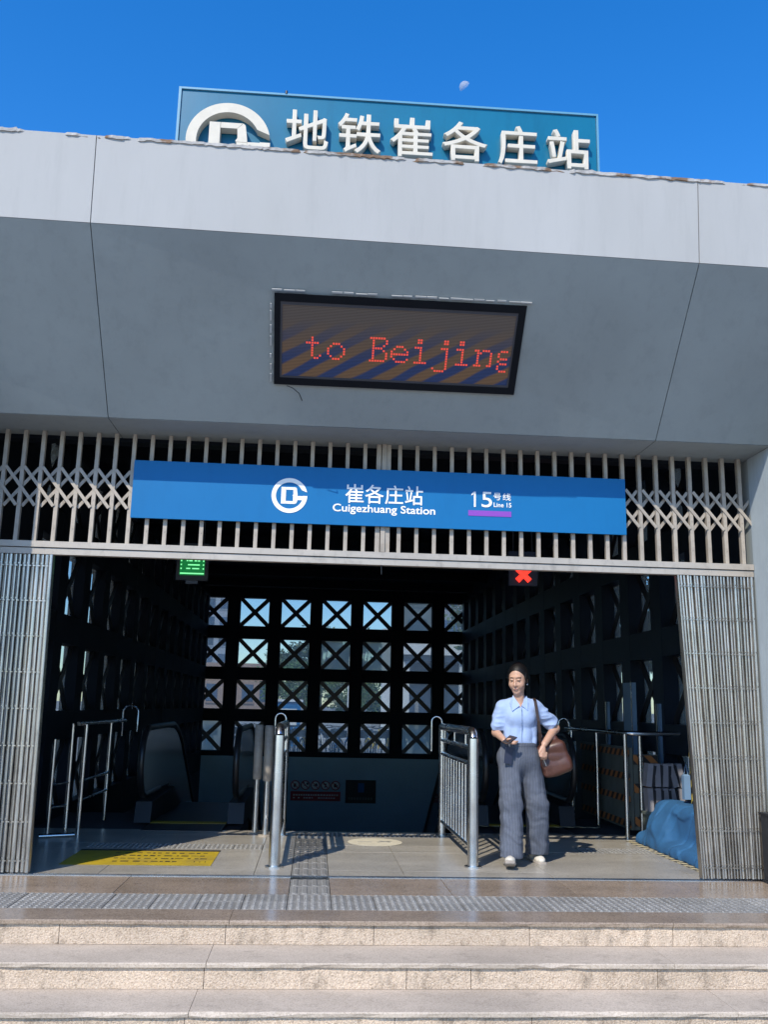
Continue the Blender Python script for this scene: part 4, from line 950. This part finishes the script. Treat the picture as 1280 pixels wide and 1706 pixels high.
# collar wings and placket follow the chest
for s_, (tip, inn, bk) in ((-1,((1.772,8.356,1.302),(1.846,8.372,1.352),(1.800,8.45,1.437))),(1,((1.912,8.352,1.308),(1.858,8.370,1.352),(1.925,8.45,1.44)))):
    m = MB(); out = (tip[0]+.012*s_, tip[1]+.045, tip[2]+.075)
    vs = [tip, inn, bk, out]; vs2 = [(v[0], v[1]+.010, v[2]-.004) for v in vs]
    vs = [(v[0]-PX, v[1]-PY, v[2]) for v in vs]; vs2 = [(v[0]-PX, v[1]-PY, v[2]) for v in vs2]
    m.add(vs+vs2, [(0,1,2,3),(4,5,6,7),(0,1,5,4),(1,2,6,5),(2,3,7,6),(3,0,4,7)]); m.build('collar', 'shirt', wn)
fc = Field((1.76,8.36,1.36),(1.97,8.58,1.47),.005); fc.cone((1.862,8.475,1.395),(1.858,8.47,1.425),.064,.060,.01); fc.cone((1.862,8.465,1.34),(1.852,8.44,1.50),.054,.050,.006,op='sub'); fc.cut((0,0,1),1.44); fc.cut((0,-1,.6),-8.41+.6*1.42); fc.cut((0,0,-1),-1.37)
prt(fc, 'collar_stand', 'shirt')
# placket seam down the chest
pk = [(1.852,8.345,1.335),(1.856,8.338,1.28),(1.858,8.345,1.22),(1.859,8.358,1.15),(1.860,8.366,1.08),(1.861,8.370,1.03)]
MB().tube([(p[0]-PX,p[1]-PY,p[2]) for p in pk], .0028, 5).build('placket_seam', 'shirtline', wn)
# trousers
def tf(seed, amp):
    def f(X, Y, Z, t): 
        kn = np.exp(-((Z-.48)/.16)**2)+np.exp(-((Z-.12)/.12)**2)
        return amp*1.0*(kn+.2)*(2.2*np.abs(vnoise(X*.7,Y*.5,Z*1.3,26,seed))-.4-.5*np.sin(Z*55+vnoise(X,Y,Z,30,seed+5)*5+X*30))+.014*vnoise(X,Y,Z*.14,44,seed+1)-.013*np.abs(vnoise(X,Y,Z*.16,50,seed+2))
    return f
tr = Field((1.58,8.10,.03), (2.20,8.78,1.06), .006)
tr.cone((1.855,8.475,.985),(1.855,8.48,.93),.128,.142,.03,(1.28,.92,1)); tr.ell((1.852,8.485,.88),(.172,.13,.13),.05)
tr.cone((1.772,8.47,.88),(1.758,8.365,.50),.104,.095,.05,(1,1.02,1),disp=tf(11,.006)); tr.cone((1.758,8.365,.50),(1.752,8.315,.10),.092,.100,.03,(1,1.1,1),disp=tf(13,.009))
tr.cone((1.948,8.49,.88),(2.016,8.50,.50),.104,.102,.04,(1,1.02,1),disp=tf(21,.005)); tr.cone((2.018,8.50,.50),(2.030,8.585,.10),.100,.096,.03,(1,1.1,1),disp=tf(23,.006))
tr.cut((0,0,1), 1.022); X, Y, Z = np.meshgrid(*tr.ax, indexing='ij'); tr.F = np.maximum(tr.F, np.where(X < 1.905, .085+.12*(Y-8.315)-Z, .060-.1*(Y-8.585)-Z)).astype(np.float32)
prt(tr, 'trousers', 'trousers')
bl = Field((1.62,8.28,.98),(2.10,8.66,1.05),.006); bl.cone((1.855,8.475,1.018),(1.855,8.475,1.012),.131,.131,.01,(1.27,.92,1)); bl.cut((0,0,1),1.028); bl.cut((0,0,-1),-.990)
prt(bl, 'waistband', 'trousers')
# shoes
def shoe(c, yaw, pitch, name):
    yw_, p_ = R(yaw), R(pitch)
    A = np.array([[math.cos(yw_),-math.sin(yw_),0],[math.sin(yw_),math.cos(yw_),0],[0,0,1]])@np.array([[1,0,0],[0,math.cos(p_),-math.sin(p_)],[0,math.sin(p_),math.cos(p_)]])
    c = np.array(c); q = lambda x,y,z: c+A@np.array([x,y,z])
    f = Field(c-.22, c+.22, .005)
    f.ell(q(0,.02,.045),(.040,.085,.048),.03,A); f.ell(q(0,-.095,.036),(.045,.065,.034),.03,A); f.ell(q(0,.055,.085),(.036,.045,.05),.03,A)
    f.cut(tuple(-A[:,2]), float(-A[:,2]@q(0,0,.014)))
    o_ = prt(f, name, 'shoe')
    s_ = Field(c-.22, c+.22, .005); s_.rbox(q(0,-.03,.011),(.041,.135,.014),.012,.01,A); s_.ell(q(0,-.10,.011),(.049,.072,.014),.02,A); prt(s_, 'sole', 'sole', o_)
shoe((1.715,8.215,.012), -12, -17, 'shoe'); shoe((2.022,8.60,.004), 10, 6, 'shoe')
# phone and pouch in the right hand
t = thing('phone', 'dark phone with a pinkish screen in the woman\'s hand', 'phone', (1.73, 8.27, 1.062)); t.rotation_euler = (R(20), R(12), R(-35))
MB().cbox(-.036,.036,-.075,.075,-.008,.0,.003).build('case', 'padblack', t); MB().box(-.033,.033,-.070,.070,.0005,.0012).build('screen', 'strap', t)
t = thing('navy_pouch', 'small navy pouch dangling under the woman\'s hand', 'pouch', (1.728, 8.325, .915)); t.rotation_euler = (0, R(6), R(-5))
MB().obox((0,0,-.065),(0,0,.075), .068, .014).build('pouch_body', 'navy', t); MB().tube([(-.01,0,.075),(-.015,.005,.11),(0,.01,.125)], .004, 6).build('loop', 'navy', t)
# shoulder bag
bgt = thing('shoulder_bag', 'brown leather shoulder bag tucked under the woman\'s arm', 'bag', (2.14, 8.47, .78))
BO = (2.14, 8.47, .78); a_ = R(-20); BR = np.array([[math.cos(a_),0,math.sin(a_)],[0,1,0],[-math.sin(a_),0,math.cos(a_)]])
f = Field((1.93,8.34,.70),(2.36,8.64,1.14),.0065)
bf = lambda X,Y,Z: .016*vnoise(X,Y,Z,20,31)-.020*np.abs(vnoise(X,Y,Z,30,33))+.008
f.rbox((2.165,8.465,.888),(.142,.06,.142),.045,.03,BR,disp=bf); f.rbox((2.14,8.48,1.02),(.09,.035,.07),.03,.05,BR,disp=bf)
link('bag_body', f.mesh('bag_body', 'brown', BO), bgt)
def ribbon(pts, wd, th, sidev):
    m = MB(); sv = Vector(sidev).normalized()
    P = [Vector(p)-Vector(BO) for p in pts]; vs = []
    for i, p in enumerate(P):
        tg = (P[min(i+1,len(P)-1)]-P[max(i-1,0)]).normalized(); nn = tg.cross(sv).normalized()
        vs += [p-sv*wd/2-nn*th/2, p+sv*wd/2-nn*th/2, p+sv*wd/2+nn*th/2, p-sv*wd/2+nn*th/2]
    n = len(P); m.add(vs, [(i*4+j, i*4+(j+1) % 4, (i+1)*4+(j+1) % 4, (i+1)*4+j) for i in range(n-1) for j in range(4)]+[(0,1,2,3),(4*n-1,4*n-2,4*n-3,4*n-4)]); return m
ribbon([(2.03,8.415,1.04),(2.022,8.375,1.12),(2.008,8.362,1.22),(1.996,8.375,1.32),(1.994,8.415,1.392),(1.998,8.48,1.418),(2.0,8.55,1.39),(2.03,8.58,1.28),(2.06,8.55,1.12),(2.08,8.52,1.06)], .026, .006, (1,0,0)).build('strap', 'strap', bgt)
m = MB().obox((2.055-BO[0],8.41-BO[1],.905-BO[2]),(2.085-BO[0],8.405-BO[1],.83-BO[2]), .005, .008); m.build('zip', 'letteredge', bgt)

# ------------------------------------------------------------------ trees
def leaf_crown(seed, n, rx, ry, rz, size, clumps=26):
    rg = np.random.RandomState(seed); C_ = []
    for _ in range(clumps):
        d = rg.normal(size=3); d /= np.linalg.norm(d); r_ = rg.uniform(.35,1)**.6; C_.append((d*r_*np.array([rx,ry,rz]), rg.uniform(.22,.42)*min(rx,rz)))
    vs, fs = [], []
    for i in range(n):
        c, cr = C_[rg.randint(clumps)]; p = c+np.clip(rg.normal(size=3), -1.7, 1.7)*cr*.5
        u = rg.normal(size=3); u /= np.linalg.norm(u); v = np.cross(u, rg.normal(size=3)); v /= np.linalg.norm(v); s_ = size*rg.uniform(.6,1.4); b_ = len(vs)
        vs += [tuple(p-u*s_), tuple(p+v*s_*.45), tuple(p+u*s_), tuple(p-v*s_*.45)]; fs.append((b_,b_+1,b_+2,b_+3))
    me = bpy.data.meshes.new('crown'); me.from_pydata(vs, [], fs); return me, C_
CR = [leaf_crown(3+i, 5200, 2.2, 2.2, 1.9, .13) for i in range(3)]
for (me, _), mt_ in zip(CR, ('leaf','leaf2','leaf3')): me.materials.append(MT[mt_])
TRK = []
for me, C_ in CR:
    m = MB(); m.tube([(0,0,0),(.05,.02,1.2),(0,.05,2.4),(.05,0,3.6)], [.16,.13,.11,.06], 8)
    for c, cr in C_[:9]: m.tube([(0,.03,2.0),(c[0]*.5,c[1]*.5,2.9+c[2]*.3),(c[0],c[1],3.9+c[2])], [.06,.04,.015], 5)
    TRK.append(m.mesh('trunk', 'trunk'))
def tree(label, x, y, kind, sc, group, zs=1.):
    t = thing('tree', label, 'tree', (x, y, -.44), group, random.uniform(0,6.28)); t.scale = (sc, sc, sc*zs)
    link('trunk', TRK[kind], t); link('crown', CR[kind][0], t, (0,0,3.9)); return t
TR = [(-6.3,12.0,1,1.2),(-7.6,15.2,0,1.3),(-6.6,18.6,1,1.25)]  # unseen trees, added only to keep the sun out of the hall
lb = ['dark green tree outside the lattice wall beside the queue rail nearest the gate','light green tree second along the lattice wall beside the queue rail','dark green tree third along the lattice wall beside the queue rail']
for (x,y,k_,s_), l_ in zip(TR, lb): tree(l_, x, y, k_, s_, 'trees beside the lattice wall beside the queue rail', 1.25)
BT = [(-1.5,62,0,1.0,.8,'small bright green tree seen through the back lattice'),(4.2,58,0,.75,.9,'low bright green bush-like tree before the white pavilion'),(2.3,66,0,.85,.8,'low green tree behind the lamp post'),(.6,100,2,2.0,.8,'tall dusty green tree far behind the lamp post'),(5.2,104,2,1.9,.85,'tall dusty green tree far behind the low bright tree'),(-3.6,96,2,1.35,.85,'dusty green tree beside the brick building'),
      (9.8,44,2,1.5,1.05,'pale green tree above the white pavilion'),(8.6,36,2,1.1,1.1,'pale leaning tree at the end of the bicycles'),(12.5,50,2,1.6,1.1,'large pale tree behind the white pavilion end')]
for (x,y,k_,s_,zs,l_) in BT: tree(l_, x, y, k_, s_, 'trees behind the station', zs)
RT = [(11.5,9.0,1,1.2,'dark tree outside the lattice wall beside the tarpaulin nearest the gate'),(8.8,16.5,2,1.3,'dusty tree second along the lattice wall beside the tarpaulin'),(8.0,21.0,1,1.2,'dark tree third along the lattice wall beside the tarpaulin')]
for (x,y,k_,s_,l_) in RT: tree(l_, x, y, k_, s_, 'trees beside the lattice wall beside the tarpaulin', 1.2)
# ------------------------------------------------------------------ far buildings
MT['tower'] = pm('tower_render', (.34,.36,.40), .8, var=.06); MT['towerwin'] = pm('tower_window', (.06,.09,.15), .2, rnd=.4); MT['brick'] = pm('brick_far', (.36,.24,.18), .85, var=.12, scale=2); MT['pav'] = pm('pavilion_white', (.70,.70,.69), .7, var=.04); MT['pavg'] = pm('pavilion_grey', (.30,.30,.31), .8, var=.05)
def block(name, label, x0, x1, y, dep, h, nx, nz, mat, win, rooftop=True):
    t = thing(name, label, 'building', ((x0+x1)/2, y, -.44)); hw = (x1-x0)/2
    MB().box(-hw,hw,0,dep,0,h).build('wall', mat, t)
    wm = MB().box(-.5,.5,-.06,-.005,-.5,.5).mesh('window', win); sm = MB().box(-.56,.56,-.16,-.005,-.62,-.54).mesh('sill', mat)
    dx, dz = (x1-x0)/nx, (h-2)/nz
    for i in range(nx):
        for j in range(nz):
            wq = link('window', wm, t, (-hw+(i+.5)*dx, 0, 1.4+(j+.5)*dz)); wq.scale = (dx*.62, 1, dz*.55)
            link('sill', sm, wq)
    if rooftop: MB().box(-hw-.3,hw+.3,-.3,dep+.3,h+.01,h+.6).build('roof', mat, t)
    return t
block('apartment_tower', 'tall pale apartment tower far behind the station', -26.5, -13.6, 150, 14, 34, 6, 11, 'tower', 'towerwin')
block('brick_building', 'low brick building behind the parked bicycles', -11, -3.4, 82, 8, 4.6, 5, 1, 'brick', 'towerwin')
block('grey_block', 'plain grey block behind the white pavilion', 7.2, 15, 78, 10, 13, 3, 4, 'pavg', 'towerwin')
t = thing('white_pavilion', 'white flat-roofed pavilion with square columns behind the station', 'building', (6.2, 47, -.44))
MB().box(-1.9,4.2,-.5,6,4.35,5.0).build('roof', 'pav', t); MB().box(-1.75,4.0,-.1,5.6,4.05,4.349).build('soffit', 'pavg', t)
MB().box(-2.85,-2.35,-.4,.1,0,5.6).build('pillar', 'pav', t)
for x in (-1.76,1.1,3.4): MB().box(x,x+.32,0,.32,0,4.04).build('column', 'pav', t)
MB().box(-1.5,3.6,2.2,2.6,0,4.04).build('wall', 'pavg', t)
t = thing('lamp_post', 'slim pale lamp post standing among the bright green trees', 'lamp', (2.05, 55, -.44))
MB().tube([(0,0,0),(0,0,4.5),(0,0,4.6)], [.09,.07,.05], 8).build('pole', 'pav', t); MB().tube([(0,0,4.55),(.5,0,4.75),(.9,0,4.75)], [.04,.035,.06], 6).build('lamp_arm', 'pav', t)
t = thing('boundary_wall', 'long low pale wall behind the parked bicycles', 'wall', (0, 52, -.44))
MB().box(-14,3.2,0,.3,0,1.15).build('wall_body', 'tower', t); MB().box(-14.05,3.25,-.06,.36,1.151,1.25).build('coping', 'pav', t)
t = thing('blue_kiosk', 'small blue roadside kiosk box behind the bicycles', 'kiosk', (-1.1, 42, -.44)); MB().box(-.55,.55,0,.8,0,1.9).build('cabin', 'signblue', t); MB().box(-.65,.65,-.1,.9,1.901,2.0).build('roof', 'pav', t); MB().box(-.4,.4,-.02,-.003,.9,1.6).build('window', 'pav', t)
# ------------------------------------------------------------------ parked bicycles
MT['bikeblue'] = pm('bicycle_blue', (.03,.16,.42), .35); MT['bikeyel'] = pm('bicycle_yellow', (.62,.42,.03), .35); MT['bikewht'] = pm('bicycle_white', (.6,.62,.62), .4)
def bicycle(mat, label, x, y, rz):
    t = thing('bicycle', label, 'bicycle', (x, y, -.438), 'bicycles parked behind the station', rz)
    for wy in (-.52,.52):
        wh = MB().torus((0,wy,.33),.30,.028,'x',20,6).build('wheel', 'rubber', t); m = MB()
        for k in range(8): a = k*math.pi/4; m.obox((0,wy,.33),(0,wy+.29*math.cos(a),.33+.29*math.sin(a)),.008,.008)
        m.build('spokes', 'steel', wh)
    m = MB(); m.tube([(0,-.52,.33),(0,-.42,.85),(0,-.40,1.0)],.022,8); m.tube([(0,-.43,.78),(0,.02,.34),(0,.18,.85)],.026,8); m.tube([(0,.02,.34),(0,.52,.33),(0,.16,.72)],.018,6); m.build('frame', mat, t)
    MB().tube([(-.28,-.28,1.05),(-.14,-.38,1.02),(.14,-.38,1.02),(.28,-.28,1.05)],.016,6).build('handlebar', 'rubber', t)
    MB().prism([(.02,.87),(.30,.86),(.32,.92),(.18,.93),(.05,.91)],-.07,.07).build('saddle', 'rubber', t)
    MB().box(-.15,.15,-.75,-.47,.70,.73).box(-.15,.15,-.77,-.751,.70,.93).box(-.15,.15,-.469,-.45,.70,.93).box(-.17,-.151,-.77,-.45,.70,.93).box(.151,.17,-.77,-.45,.70,.93).build('basket', 'darkmetal', t)
    MB().prism([(.30,.62),(.55,.68),(.80,.50),(.78,.47),(.55,.65),(.30,.59)],-.03,.03).build('mudguard', mat, t)
    return t
mats = ['bikeblue','bikewht','bikeyel']; nm = {'bikeblue':'blue','bikewht':'white','bikeyel':'yellow'}
protos = {}
nb = 0
for row, (y, dx, x0, cnt) in enumerate(((33.5,.56,-5.2,21),(35.6,.60,-5.6,20))):
    for i in range(cnt):
        mt_ = mats[(i*2+row+(i//4)) % 3]; rz = R(random.uniform(-25,25)+(8 if row else 0)); x = x0+i*dx+random.uniform(-.1,.1)
        lab = f'{nm[mt_]} shared bicycle parked in the {"rear" if row else "front"} bicycle row behind the station'
        if mt_ not in protos: protos[mt_] = bicycle(mt_, lab, x, y, rz)
        else:
            c = copy_tree(protos[mt_]); c.location = (x, y+random.uniform(-.2,.2), -.438); c.rotation_euler = (0, R(random.uniform(-5,5)), rz); c['label'] = lab
# ------------------------------------------------------------------ the daytime moon
MT['moon'] = glassmat('pale_moon', (1,1,1), .76, .9, (.8,.8,.78))
d = fw+(775-640)/1550*r2-(145-853)/1550*u2; d.normalize(); mc = Vector((0,0,CAM_H))+d*3000; mr_ = 3000*8.5/1550
lit = (Vector(tosun)*.35-d*.35-r2*.62+u2*.55).normalized(); q = lit.to_track_quat('Z','Y').to_matrix()
vs, fs = [], []; na, nbb = 24, 8
for i in range(nbb+1):
    th = (math.pi/2)*i/nbb
    for k in range(na): a = 2*math.pi*k/na; vs.append(tuple(q@Vector((mr_*math.sin(th)*math.cos(a), mr_*math.sin(th)*math.sin(a), mr_*math.cos(th)))))
fs = [(i*na+k, i*na+(k+1) % na, (i+1)*na+(k+1) % na, (i+1)*na+k) for i in range(nbb) for k in range(na)]
m = MB(); m.add(vs, fs, True); o = m.build('moon', 'moon', None, mc)
tag(o, 'pale half moon hanging in the blue sky above the roof sign', 'moon')
